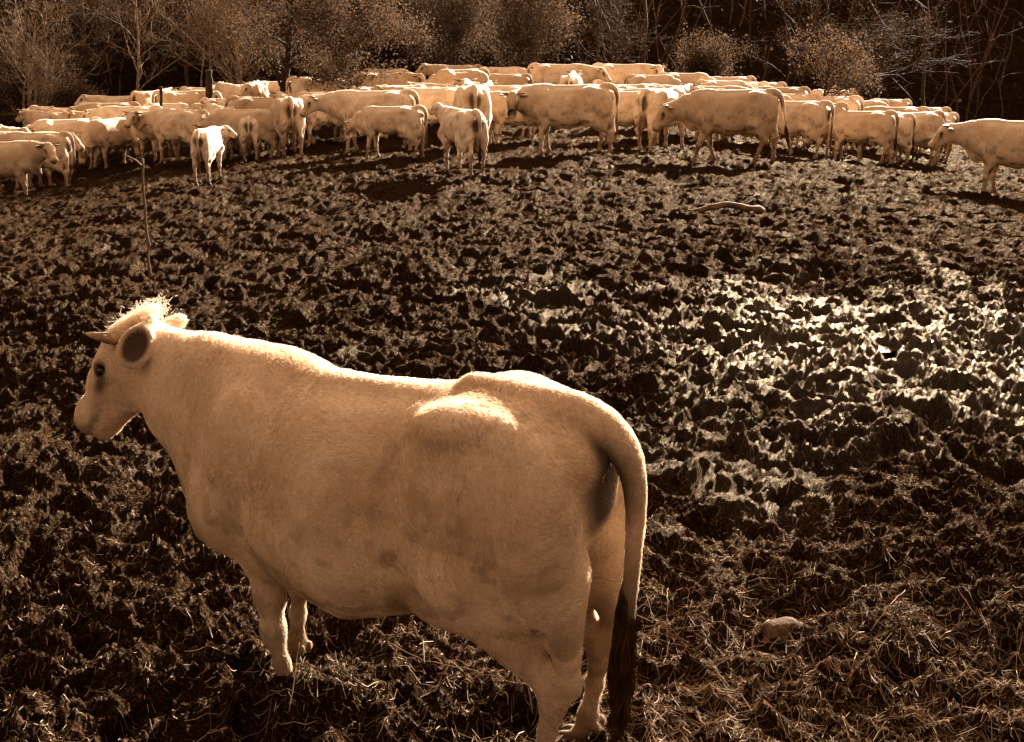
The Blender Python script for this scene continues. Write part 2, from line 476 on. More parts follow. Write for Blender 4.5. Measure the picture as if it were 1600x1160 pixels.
    ontail = blob((tl[-1][0], tl[-1][1], tz_ + .05), (.09, .07, .50), soft=.3) * (P[:, 0] < tl[-1][0] + .055)
    dark = np.maximum(dark, .88 * ontail * sstep(tz_ + .46, tz_ + .05, P[:, 2]))
    anc = dict(horn=[(H(.015, -.035, w * .085), a, n, s_ * w) for w in (1, -1)], eye=[H(.183, -.052, w * .100) for w in (1, -1)],
               eye_r=.0185 * hs, tail_end=tl[-1], tail_prev=tl[-2], poll=H(0, -.02, 0), R=R, hs=hs, H=H)
    return dict(P=P, F=F, dark=dark, mud=mud, anc=anc)

def cow_mesh(name, c, mat):
    me = mesh_np(name, c['P'], c['F'])
    at = me.color_attributes.new('coat', 'FLOAT_COLOR', 'POINT')
    col = np.zeros((len(c['P']), 4), np.float32)
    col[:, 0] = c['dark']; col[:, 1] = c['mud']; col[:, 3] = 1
    at.data.foreach_set('color', col.ravel())
    me.materials.append(mat)
    return me

def tube(path, radii, sides=6, cap=True):
    path = np.asarray(path, float); radii = np.asarray(radii, float)
    n = len(path)
    tg = np.gradient(path, axis=0); tg /= np.linalg.norm(tg, axis=1)[:, None] + 1e-9
    ref = np.array((0.31, 0.22, 0.92)) if abs(tg[0] @ np.array((0.31, 0.22, 0.92))) < .9 else np.array((1.0, 0, 0))
    U = np.cross(tg, ref); U /= np.linalg.norm(U, axis=1)[:, None] + 1e-9; W = np.cross(tg, U)
    an = np.arange(sides) * 2 * math.pi / sides
    vs = (path[:, None, :] + radii[:, None, None] * (np.cos(an)[None, :, None] * U[:, None, :] + np.sin(an)[None, :, None] * W[:, None, :])).reshape(-1, 3)
    I = (np.arange(n - 1) * sides)[:, None]; J = np.arange(sides)[None, :]; J2 = (J + 1) % sides
    fs = np.stack([I + J, I + J2, I + sides + J2, I + sides + J], -1).reshape(-1, 4)
    if not cap: return vs, fs
    fs = fs.tolist()
    if cap:
        vs = np.concatenate([vs, path[:1], path[-1:]]); b = n * sides
        for j in range(sides):
            j2 = (j + 1) % sides
            fs.append((b, j2, j, b)); fs.append((b + 1, (n - 1) * sides + j, (n - 1) * sides + j2, b + 1))
    return vs, np.array(fs)

def tri_clean(name, parts, smooth=True):
    """several (verts, quads) pieces of ONE thing joined; quads whose 4th index repeats the first are triangles"""
    me = bpy.data.meshes.new(name)
    V = []; F = []; o = 0
    for v, f in parts:
        V.append(v); F += [tuple(int(i) + o for i in (q[:3] if q[3] == q[0] else q)) for q in f]; o += len(v)
    me.from_pydata(np.concatenate(V).tolist(), [], F)
    me.polygons.foreach_set('use_smooth', np.full(len(F), smooth, dtype=bool))
    me.update()
    return me

def horn_mesh(name, anc, length, curve, rad, seed=0):
    p, a, n, s = anc
    pts = []; rr = []
    d = s * .95 + n * .15 - a * .05
    q = np.array(p, float)
    N = 9
    for i in range(N):
        t = i / (N - 1)
        pts.append(q.copy()); rr.append(rad * (1 - t) ** .75 + .004)
        dd = d + (a * curve[0] + n * curve[1] + s * curve[2]) * t * 1.6
        dd /= np.linalg.norm(dd)
        q = q + dd * length / (N - 1)
    rr = np.array(rr) * (1 + .05 * np.sin(np.arange(N) * 2.3))
    v, f = tube(pts, rr, 8)
    return tri_clean(name, [(v, f)])

def ball_mesh(name, c, r, n=10):
    vs = []; fs = []
    for i in range(n + 1):
        th = math.pi * i / n
        for j in range(2 * n):
            ph = math.pi * j / n
            vs.append((c[0] + r * math.sin(th) * math.cos(ph), c[1] + r * math.sin(th) * math.sin(ph), c[2] + r * math.cos(th)))
    m = 2 * n
    for i in range(n):
        for j in range(m):
            fs.append((i * m + j, (i + 1) * m + j, (i + 1) * m + (j + 1) % m, i * m + (j + 1) % m))
    me = bpy.data.meshes.new(name); me.from_pydata(vs, [], fs)
    me.polygons.foreach_set('use_smooth', np.ones(len(fs), dtype=bool)); me.update()
    return me

def switch_mesh(name, p0, d0, length, rad, n, seed, hair_r=.0028, wave=.020):
    """the brush of hair at the end of a tail: many drooping wavy strands in a few locks"""
    rg = np.random.default_rng(seed)
    parts = []
    d0 = np.asarray(d0, float); d0 /= np.linalg.norm(d0)
    locks = rg.normal(0, 1, (9, 3)) * np.array((1, 1, 0)); lph = rg.random(9) * 6.28
    K = 8
    for i in range(n):
        t0 = rg.random() ** 1.1 * .62
        k_ = rg.integers(0, 9)
        an = rg.random() * 6.283; rr = rad * math.sqrt(rg.random())
        side = np.array((math.cos(an), math.sin(an), 0)) * rr
        st = np.asarray(p0) + d0 * length * t0 + side * (.25 if t0 < .25 else .45)
        L = min(length * (1.04 - t0), length * (.30 + .40 * rg.random()))
        pts = []
        for k in range(K):
            u = k / (K - 1); s_ = t0 + u * L / length
            body = math.sin(min(s_ * 1.25, 1.0) * math.pi) ** .6                # fuller in the middle, pointed below
            p = np.asarray(p0) + d0 * length * s_ + side * (.35 + .75 * body) + locks[k_] * rad * .42 * s_
            p = p + np.array((math.sin(s_ * 17 + lph[k_]), math.cos(s_ * 14 + lph[k_] * 2), 0)) * wave * s_ + rg.normal(0, .0025, 3) * u
            pts.append(p)
        parts.append(tube(pts, hair_r * np.array((.8, 1.2, 1.25, 1.2, 1.1, .9, .65, .2)), 3, cap=False))
    V = []; F = []; o = 0
    for v, f in parts:
        V.append(v); F.append(f + o); o += len(v)
    return mesh_np(name, np.concatenate(V), np.concatenate(F))

def coat_curves(name, c, n, mat, seed, length=(.010, .020), tuft=None, rad=.00042):
    """short hair over the whole hide, combed backwards and down, with whorls"""
    rg = np.random.default_rng(seed)
    P, F = c['P'], c['F']
    T = np.concatenate([F[:, [0, 1, 2]], F[:, [0, 2, 3]]])
    a, b, d = P[T[:, 0]], P[T[:, 1]], P[T[:, 2]]
    cr = np.cross(b - a, d - a); ar = np.linalg.norm(cr, axis=1)
    w = ar.copy()
    cen = (a + b + d) / 3
    w *= 1 - .9 * (c['dark'][T[:, 0]] > .6)
    w *= np.where(cen[:, 2] < .12, .1, 1)
    for tc_, tr_, tl_, up_ in (tuft or [])[:1]:
        w *= 1 + 5 * np.exp(-(((cen - tc_) / tr_) ** 2).sum(1))
    ti = rg.choice(len(T), n, p=w / w.sum())
    u = rg.random(n); v = rg.random(n); fl = u + v > 1; u[fl] = 1 - u[fl]; v[fl] = 1 - v[fl]
    root = a[ti] + u[:, None] * (b - a)[ti] + v[:, None] * (d - a)[ti]
    N = cr[ti] / (ar[ti][:, None] + 1e-12)
    x, y, z = root.T
    ang = 2.6 * (vnoise(x * 4 + 9, z * 4 + y * 3 + 9, 301) - .5) + 1.4 * (vnoise(x * 13 + 9, z * 13 + y * 9 + 9, 302) - .5) + rg.normal(0, .22, n)
    fx = -np.cos(.85 + ang); fz = -np.sin(.85 + ang)
    flow = np.stack([fx, rg.normal(0, .15, n), fz], 1)
    flow -= N * (flow * N).sum(1)[:, None]
    flow /= np.linalg.norm(flow, axis=1)[:, None] + 1e-9
    clump = vnoise(x * 30 + 5, z * 30 + y * 22 + 5, 303)
    L = (length[0] + (length[1] - length[0]) * rg.random(n)) * (.7 + .6 * clump)
    rise = .30 + .25 * rg.random(n) + .15 * clump
    if tuft is not None:
        for tc, tr, tl, up in tuft:
            q = np.exp(-(((root - tc) / tr) ** 2).sum(1))
            L = L + q * tl * (.4 + .8 * rg.random(n)); rise = rise + q * up
    k = 4
    t = np.linspace(0, 1, k)[None, :, None]
    dirn = flow[:, None, :] * (1 - .0 * t) + N[:, None, :] * (rise[:, None, None] * (1.25 - .9 * t))
    dirn = dirn / np.linalg.norm(dirn, axis=2)[:, :, None]
    pts = root[:, None, :] - N[:, None, :] * .001 + dirn * L[:, None, None] * t
    me = bpy.data.hair_curves.new(name)
    me.add_curves([k] * n)
    me.attributes['position'].data.foreach_set('vector', pts.astype(np.float32).ravel())
    ra = me.attributes.get('radius') or me.attributes.new('radius', 'FLOAT', 'POINT')
    rr = np.tile(np.array((1.0, .95, .7, .15)) * rad, (n, 1))
    ra.data.foreach_set('value', rr.astype(np.float32).ravel())
    at = me.attributes.new('tint', 'FLOAT_COLOR', 'CURVE')
    g = rg.random(n)
    big = sstep(.40, .68, vnoise(x * 3 + 3, z * 3 + y * 3 + 3, 304) * .6 + .4 * vnoise(x * 8 + 3, z * 8 + y * 8 + 3, 305))
    col = np.array((.78, .61, .445))[None] * (1 - big)[:, None] + np.array((.63, .455, .295))[None] * big[:, None]
    col *= (.66 + .62 * g)[:, None]
    vi = T[ti, 0]
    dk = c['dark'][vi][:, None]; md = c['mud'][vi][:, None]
    spot = np.zeros(n)
    for sc_, sr, sa in c.get('spots', []):
        e = rg.normal(0, .004, (n, 3))
        q = np.sqrt((((root + e - sc_) / sr) ** 2).sum(1)) + .7 * (vnoise(x * 60, z * 60, 306) - .5)
        spot = np.maximum(spot, sa * (1 - sstep(.6, 1.2, q)))
    md = np.maximum(md, spot[:, None])
    col = col * (1 - md) + np.array((.10, .05, .022)) * md
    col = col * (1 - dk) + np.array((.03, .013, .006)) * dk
    cc = np.ones((n, 4), np.float32); cc[:, :3] = col
    at.data.foreach_set('color', cc.ravel())
    me.materials.append(mat)
    return me

def lock_curves(name, c0, R, n, seed, mat, spread, length, rad=.0008):
    """shaggy forelock on the poll; R rows: face axis, forehead normal, left"""
    rg = np.random.default_rng(seed); k = 6
    off = rg.normal(0, 1, (n, 3)) * np.array(spread)
    root = c0 + off @ R
    cl = rg.integers(0, 26, n); cd = rg.normal(0, 1, (26, 3))
    d = -R[0] * .75 + R[1] * .35 + (off[:, 2:3] / spread[2]) * R[2] * .35 + cd[cl] * .75 + rg.normal(0, .30, (n, 3))
    d /= np.linalg.norm(d, axis=1)[:, None]
    g = cd[(cl + 7) % 26] * .8 + np.array((0, 0, -.5))
    L = length * (.45 + .75 * rg.random(n))
    t = np.linspace(0, 1, k)[None, :, None]
    pts = root[:, None, :] + L[:, None, None] * (d[:, None, :] * t + g[:, None, :] * .40 * t * t)
    me = bpy.data.hair_curves.new(name); me.add_curves([k] * n)
    me.attributes['position'].data.foreach_set('vector', pts.astype(np.float32).ravel())
    ra = me.attributes.get('radius') or me.attributes.new('radius', 'FLOAT', 'POINT')
    ra.data.foreach_set('value', np.tile(np.array((1, 1, .9, .8, .5, .1)) * rad, (n, 1)).astype(np.float32).ravel())
    at = me.attributes.new('tint', 'FLOAT_COLOR', 'CURVE')
    cc = np.ones((n, 4), np.float32); cc[:, :3] = np.array((.78, .61, .44))[None] * (.8 + .3 * rg.random(n))[:, None]
    at.data.foreach_set('color', cc.ravel()); me.materials.append(mat)
    return me
# ------------------------------------------------------------------ materials (all procedural; the photograph's sepia tones)
def new_mat(name):
    m = bpy.data.materials.new(name); m.use_nodes = True
    nt = m.node_tree
    return m, nt, nt.nodes['Principled BSDF']

def nd(nt, typ, **kw):
    n = nt.nodes.new(typ)
    for k, v in kw.items():
        setattr(n, k, v)
    return n

def noise(nt, vec, scale, detail=4.0, rough=.6, dist=0.0):
    n = nd(nt, 'ShaderNodeTexNoise')
    n.inputs['Scale'].default_value = scale; n.inputs['Detail'].default_value = detail
    n.inputs['Roughness'].default_value = rough; n.inputs['Distortion'].default_value = dist
    if vec is not None: nt.links.new(vec, n.inputs['Vector'])
    return n.outputs['Fac']

def ramp(nt, fac, stops):
    r = nd(nt, 'ShaderNodeValToRGB')
    e = r.color_ramp.elements
    while len(e) < len(stops): e.new(.5)
    for i, (p, c) in enumerate(stops):
        e[i].position = p; e[i].color = (c[0], c[1], c[2], 1) if not isinstance(c, (int, float)) else (c, c, c, 1)
    nt.links.new(fac, r.inputs[0])
    return r.outputs[0]

def mixc(nt, fac, a, b, blend='MIX'):
    m = nd(nt, 'ShaderNodeMixRGB', blend_type=blend)
    for i, v in ((0, fac), (1, a), (2, b)):
        if isinstance(v, (int, float)): m.inputs[i].default_value = v
        elif isinstance(v, tuple): m.inputs[i].default_value = (v[0], v[1], v[2], 1)
        else: nt.links.new(v, m.inputs[i])
    return m.outputs[0]

def mth(nt, op, a, b=0.0):
    m = nd(nt, 'ShaderNodeMath', operation=op)
    for i, v in ((0, a), (1, b)):
        if isinstance(v, (int, float)): m.inputs[i].default_value = v
        else: nt.links.new(v, m.inputs[i])
    return m.outputs[0]

def bump(nt, height, strength, dist, prev=None):
    b = nd(nt, 'ShaderNodeBump')
    b.inputs['Strength'].default_value = strength; b.inputs['Distance'].default_value = dist
    nt.links.new(height, b.inputs['Height'])
    if prev is not None: nt.links.new(prev, b.inputs['Normal'])
    return b.outputs[0]

HIDE = (0.72, 0.55, 0.39)
HIDE2 = (0.47, 0.315, 0.19)

def mat_hide():
    m, nt, p = new_mat('cattle_hide')
    tc = nd(nt, 'ShaderNodeTexCoord').outputs['Object']
    at = nd(nt, 'ShaderNodeAttribute', attribute_name='coat')
    sp = nd(nt, 'ShaderNodeSeparateColor'); nt.links.new(at.outputs['Color'], sp.inputs[0])
    dark, mud = sp.outputs[0], sp.outputs[1]
    oi = nd(nt, 'ShaderNodeObjectInfo').outputs['Random']
    n1 = noise(nt, tc, 3.2, 5, .62)
    n2 = noise(nt, tc, 26, 4, .6)
    c = mixc(nt, ramp(nt, n1, [(.42, 0), (.66, 1)]), HIDE, HIDE2)
    # some animals a little greyer or dustier than others
    c = mixc(nt, mth(nt, 'MULTIPLY', oi, .75), c, (0.30, 0.18, 0.092))
    c = mixc(nt, mth(nt, 'MULTIPLY', ramp(nt, n2, [(.60, 0), (.78, 1)]), .30), c, (0.22, 0.11, 0.05))
    mp = nd(nt, 'ShaderNodeMapping'); mp.inputs['Scale'].default_value = (55, 55, 16); nt.links.new(tc, mp.inputs['Vector'])
    hair = noise(nt, mp.outputs[0], 1.0, 3, .7)
    c = mixc(nt, mth(nt, 'MULTIPLY', ramp(nt, hair, [(.35, 1), (.62, 0)]), .28), c, (0.30, 0.165, 0.075))
    c = mixc(nt, mud, c, (0.085, 0.042, 0.018))
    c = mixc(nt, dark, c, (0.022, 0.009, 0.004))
    nt.links.new(c, p.inputs['Base Color'])
    p.inputs['Roughness'].default_value = .78
    p.inputs['Specular IOR Level'].default_value = .08
    nt.links.new(mth(nt, 'MULTIPLY', mth(nt, 'SUBTRACT', 1.0, mth(nt, 'MAXIMUM', dark, mud)), .22), p.inputs['Sheen Weight'])
    p.inputs['Sheen Roughness'].default_value = .4
    p.inputs['Sheen Tint'].default_value = (1, .85, .65, 1)
    b1 = bump(nt, hair, .35, .008)
    b2 = bump(nt, noise(nt, tc, 9, 3, .5), .35, .03, b1)
    nt.links.new(b2, p.inputs['Normal'])
    return m

def mat_fur():
    """single hairs: light passes through them, so they glow against the sun"""
    m, nt, p = new_mat('cattle_fur')
    at = nd(nt, 'ShaderNodeAttribute', attribute_name='tint')
    c = at.outputs['Color']
    nt.nodes.remove(p)
    d = nd(nt, 'ShaderNodeBsdfDiffuse'); t = nd(nt, 'ShaderNodeBsdfTranslucent')
    nt.links.new(c, d.inputs[0]); nt.links.new(c, t.inputs[0])
    mx = nd(nt, 'ShaderNodeMixShader'); mx.inputs[0].default_value = .35
    nt.links.new(d.outputs[0], mx.inputs[1]); nt.links.new(t.outputs[0], mx.inputs[2])
    nt.links.new(mx.outputs[0], nt.nodes['Material Output'].inputs[0])
    return m

def mat_plain(name, col, rough=.7, col2=None, scale=12.0, bumps=.3, bdist=.01, spec=.03):
    m, nt, p = new_mat(name)
    tc = nd(nt, 'ShaderNodeTexCoord').outputs['Object']
    n = noise(nt, tc, scale, 5, .65)
    c = mixc(nt, ramp(nt, n, [(.35, 0), (.68, 1)]), col, col2 or tuple(x * .5 for x in col))
    nt.links.new(c, p.inputs['Base Color'])
    p.inputs['Roughness'].default_value = rough
    p.inputs['Specular IOR Level'].default_value = spec
    if bumps: nt.links.new(bump(nt, noise(nt, tc, scale * 3, 4, .6), bumps, bdist), p.inputs['Normal'])
    return m

def mat_leaf(name, col, col2, trans=.5):
    m, nt, p = new_mat(name)
    at = nd(nt, 'ShaderNodeAttribute', attribute_name='tint')
    c = mixc(nt, at.outputs['Fac'], col, col2)
    nt.nodes.remove(p)
    d = nd(nt, 'ShaderNodeBsdfPrincipled'); t = nd(nt, 'ShaderNodeBsdfTranslucent')
    d.inputs['Roughness'].default_value = .8
    d.inputs['Specular IOR Level'].default_value = .08
    nt.links.new(c, d.inputs['Base Color']); nt.links.new(c, t.inputs[0])
    mx = nd(nt, 'ShaderNodeMixShader'); mx.inputs[0].default_value = trans
    nt.links.new(d.outputs[0], mx.inputs[1]); nt.links.new(t.outputs[0], mx.inputs[2])
    nt.links.new(mx.outputs[0], nt.nodes['Material Output'].inputs[0])
    return m

def mat_mud():
    m, nt, p = new_mat('trampled_mud')
    nt.nodes.remove(p)
    tc = nd(nt, 'ShaderNodeTexCoord').outputs['Object']
    n1 = noise(nt, tc, 1.1, 5, .6)
    n2 = noise(nt, tc, 11, 6, .7)
    n3 = noise(nt, tc, 60, 6, .75, .6)
    n4 = noise(nt, tc, 190, 4, .75)
    c = mixc(nt, ramp(nt, n2, [(.32, 0), (.70, 1)]), (0.0034, 0.0012, 0.0003), (0.0135, 0.0052, 0.0017))
    c = mixc(nt, mth(nt, 'MULTIPLY', ramp(nt, n3, [(.50, 0), (.64, 1)]), .85), c, (0.056, 0.0255, 0.0096))
    c = mixc(nt, mth(nt, 'MULTIPLY', ramp(nt, n4, [(.56, 0), (.68, 1)]), .65), c, (0.135, 0.073, 0.034))
    c = mixc(nt, mth(nt, 'MULTIPLY', ramp(nt, n1, [(.40, 0), (.66, 1)]), .40), c, (0.0045, 0.0016, 0.0005))
    wet = nd(nt, 'ShaderNodeAttribute', attribute_name='wet').outputs['Fac']
    c = mixc(nt, mth(nt, 'MULTIPLY', wet, .30), c, (0.005, 0.0018, 0.0005))
    b1 = bump(nt, n3, 1.0, .024)
    b2 = bump(nt, n4, 1.0, .007, b1)
    d = nd(nt, 'ShaderNodeBsdfDiffuse'); nt.links.new(c, d.inputs[0]); nt.links.new(b2, d.inputs['Normal'])
    g = nd(nt, 'ShaderNodeBsdfGlossy'); g.inputs[0].default_value = (1.0, .81, .58, 1)
    nt.links.new(ramp(nt, n3, [(.30, .26), (.72, .50)]), g.inputs['Roughness']); nt.links.new(b2, g.inputs['Normal'])
    mx = nd(nt, 'ShaderNodeMixShader')
    spark = mth(nt, 'MULTIPLY', ramp(nt, n3, [(.50, 0), (.60, 1)]), .012)
    nt.links.new(mth(nt, 'ADD', mth(nt, 'MULTIPLY', wet, .046), spark), mx.inputs[0])
    nt.links.new(d.outputs[0], mx.inputs[1]); nt.links.new(g.outputs[0], mx.inputs[2])
    nt.links.new(mx.outputs[0], nt.nodes['Material Output'].inputs[0])
    return m

M = dict(
    hide=mat_hide(), fur=mat_fur(), mud=mat_mud(),
    horn=mat_plain('horn', (0.42, 0.27, 0.15), .5, (0.07, 0.035, 0.016), 14, .3, .004),
    eye=mat_plain('eye', (0.008, 0.004, 0.002), .28, (0.004, 0.002, 0.001), 30, 0, .001, .3),
    switch=mat_plain('tail_hair', (0.060, 0.028, 0.012), .6, (0.025, 0.011, 0.005), 20, 0),
    bark=mat_plain('bark', (0.09, 0.052, 0.029), .85, (0.03, 0.016, 0.009), 9, .5, .01),
    pale_bark=mat_plain('pale_bark', (0.30, 0.20, 0.12), .8, (0.11, 0.066, 0.036), 7, .4, .01),
    dark_bark=mat_plain('dark_bark', (0.035, 0.020, 0.012), .9, (0.015, 0.008, 0.005), 9, .5, .01),
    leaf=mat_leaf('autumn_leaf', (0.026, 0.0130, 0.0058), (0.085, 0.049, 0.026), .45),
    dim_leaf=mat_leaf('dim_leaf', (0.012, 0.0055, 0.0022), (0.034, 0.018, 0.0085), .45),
    litter=mat_plain('leaf_litter', (0.014, 0.007, 0.003), 1.0, (0.006, 0.003, 0.0013), 3, .6, .05, 0.0),
    straw=mat_leaf('straw', (0.085, 0.047, 0.023), (0.52, 0.37, 0.23), .25),
    twig=mat_plain('twig', (0.17, 0.105, 0.058), .8, (0.07, 0.04, 0.02), 20, .3, .004),
    stone=mat_plain('stone', (0.12, 0.074, 0.042), .95, (0.022, 0.012, 0.006), 22, 1.0, .03),
    log=mat_plain('weathered_log', (0.17, 0.10, 0.055), .9, (0.05, 0.027, 0.013), 9, .6, .02),
    water=mat_plain('puddle_water', (0.050, 0.030, 0.016), .12, (0.035, 0.02, 0.01), 2, .04, .01, .25),
    pale_switch=mat_plain('pale_tail_hair', (0.20, 0.11, 0.05), .7, (0.08, 0.04, 0.018), 14, 0),
)
# ------------------------------------------------------------------ ground
def ground_mesh():
    r0 = [-60, -25, -10, -4, 0.0, 1.8]
    ys = []; y = 2.8
    while y < 58:
        ys.append(y); y += max(0.0036 * y, .011)
    far = [58.2, 60, 64, 72, 90, 130, 220, 400]
    Y = np.array(r0 + ys + far)
    dn = np.linspace(-.60, .60, 668)
    side = np.array([.62, .66, .74, .9, 1.2, 1.8, 3, 5, 9])
    Sx = np.concatenate([-side[::-1], dn, side])
    W = np.maximum(Y, 2.8)
    X = Sx[None, :] * W[:, None]
    YY = np.repeat(Y[:, None], len(Sx), 1)
    fade = ((YY > 2.5) & (YY < 60) & (np.abs(X / W[:, None]) < .65)).astype(float)
    Z = base_z(X, YY) + fade * mud_h(X, YY) - .02 * (1 - fade)
    Z = Z + humps(X, YY)
    nr, nc = X.shape
    i = np.arange(nr * nc).reshape(nr, nc)
    F = np.stack([i[:-1, :-1], i[:-1, 1:], i[1:, 1:], i[1:, :-1]], -1).reshape(-1, 4)
    V = np.stack([X, YY, Z], -1).reshape(-1, 3)
    me = mesh_np('ground', V, F, True)
    # soaked ground in the hollow on the right of the paddock
    w = np.exp(-(((X - 3.3) / 2.9) ** 2 + ((YY - 10.2) / 2.9) ** 2)) * 1.30 - .32 + .6 * (vnoise(X * .8, YY * .8, 91) - .5) + .5 * (vnoise(X * 2.3, YY * 2.3, 92) - .5)
    w = np.clip(w, 0, 1)
    at = me.attributes.new('wet', 'FLOAT', 'POINT'); at.data.foreach_set('value', w.astype(np.float32).ravel())
    return me

g = add('ground', ground_mesh(), M['mud'])
prop(g, 'dark trampled mud full of hoof prints', None, None, 'structure')

# ------------------------------------------------------------------ the cow in front
MAIN_LOC = (-0.43, 4.27, -0.03)
MAIN_H = math.radians(152.6)
main_tail = [(-.54, 0, 1.315, .062), (-.66, 0, 1.335, .064), (-.78, 0, 1.325, .056), (-.875, .0, 1.265, .045), (-.925, .0, 1.15, .033), (-.932, 0, 1.0, .024), (-.922, 0, .82, .020), (-.912, 0, .66, .017), (-.905, 0, .55, .014)]
mc = build_cow(.0105, neck=(-3, 29.5), head=(4, -51), neck_len=.575, head_s=.98, bulk=1.03, belly=.04, flat=.45, dip=.035, rump=.025, leg=.67, dirt_shade=.8, hook=.85, crisp=1.0, hock=.43, fold=True, tail=main_tail, udder=True,
               legs=dict(fl=(-.15, 0), fr=(.10, 0), hl=(.03, 0), hr=(.02, 0)),
               ears={1: dict(root=(-.115, -.095), dirn=(.58, -.48, .60), face=(-.2, -.25, .9), wide=1.3, size=.88), -1: dict(dirn=(-.35, .10, .8), face=(.55, -.25, -.25), size=.75)})
cow = empty('cow', MAIN_LOC, MAIN_H)
prop(cow, 'big cream cow in the foreground seen from behind, its head by the left edge', 'cow')
body = add('body', cow_mesh('body', mc, M['hide']), None, cow)
A = mc['anc']
for k, w in enumerate((1, -1)):
    add('horn', horn_mesh('horn', A['horn'][k], .145, (.75, 1.0, -.75), .027), M['horn'], cow)
    add('eye', ball_mesh('eye', A['eye'][k], A['eye_r']), M['eye'], cow)
te = np.array(A['tail_end'][:3])
add('tail_switch', switch_mesh('tail_switch', te + np.array((-.005, 0, .26)), (.04, .0, -1), .60, .029, 1000, 5, .0018), M['switch'], cow)

mc['spots'] = [(np.array((-.20, .38, .86)), np.array((.035, .2, .035)), .75), (np.array((-.62, .30, .66)), np.array((.10, .2, .018)), .6), (np.array((-.70, .27, .67)), np.array((.022, .2, .022)), .95),
               (np.array((-.78, .18, 1.06)), np.array((.03, .2, .06)), .3), (np.array((-.56, .17, 1.29)), np.array((.13, .16, .07)), .30), (np.array((.28, .36, .70)), np.array((.09, .2, .06)), .35), (np.array((-.05, .37, .70)), np.array((.14, .2, .05)), .25)]  # the soft rump patch paints shade on coarse hair into the coat
coat = add('coat', coat_curves('coat', mc, 230000, M['fur'], 3, tuft=[(A['poll'] + A['R'][1] * .02, np.array((.07, .09, .07)), .030, .8), (np.array((.55, 0, 1.38)), np.array((.25, .10, .08)), .010, .3), (np.array((-.45, .05, 1.36)), np.array((.2, .25, .1)), .012, .2)]), None, cow)
prop(coat, None, None, None, 'stuff')

fl = add('forelock', lock_curves('forelock', A['poll'] - A['R'][1] * .006 - A['R'][0] * .03, A['R'], 8000, 8, M['fur'], (.040, .010, .050), .022, .0005), None, cow)

prop(fl, None, None, None, 'stuff')
# ------------------------------------------------------------------ wooded slope behind the herd
def hill_z(x, y):
    """a steep bank with the wood on it"""
    x = np.asarray(x, float); y = np.asarray(y, float)
    t = np.maximum(y - 56 - 1.6 * np.sin(x * .09), 0)
    rise = .52 * np.minimum(t, 17) + .14 * np.maximum(t - 17, 0)
    # added unseen slopes at both sides and behind the camera, blocking low sky light
    sd = np.maximum(np.abs(x) - 42 - .12 * np.maximum(y, 0), 0); bk = np.maximum(-24 - y, 0)
    rise = rise + .55 * np.minimum(sd, 38) + .75 * np.minimum(bk, 40)
    return np.maximum(base_z(x, y), -2.2) - .35 + np.minimum(t, 2) * .15 + rise + 1.0 * (vnoise(x * .11 + 50, y * .11 + 50, 201) - .5) * np.minimum(t / 10, 1)

def make_hill():
    def sheet(xs, ys):
        X, Y = np.meshgrid(xs, ys)
        Z = hill_z(X, Y) + .35 * (vnoise(X * .9 + 300, Y * .9 + 300, 203) - .5) - .8 * ((np.abs(X) < 44) & (Y < 53) & (Y > -25))
        nr, nc = X.shape
        i = np.arange(nr * nc).reshape(nr, nc)
        F = np.stack([i[:-1, :-1], i[:-1, 1:], i[1:, 1:], i[1:, :-1]], -1).reshape(-1, 4)
        return np.stack([X, Y, Z], -1).reshape(-1, 3), F
    V, F = sheet(np.linspace(-130, 130, 131), np.concatenate([np.linspace(-90, 50, 36), np.linspace(52, 90, 40), np.linspace(94, 240, 25)]))
    o = add('hillside', mesh_np('hillside', V, F), M['litter'])
    prop(o, 'dark wooded slope behind the herd and added unseen slopes around the camera', None, None, 'structure')
make_hill()

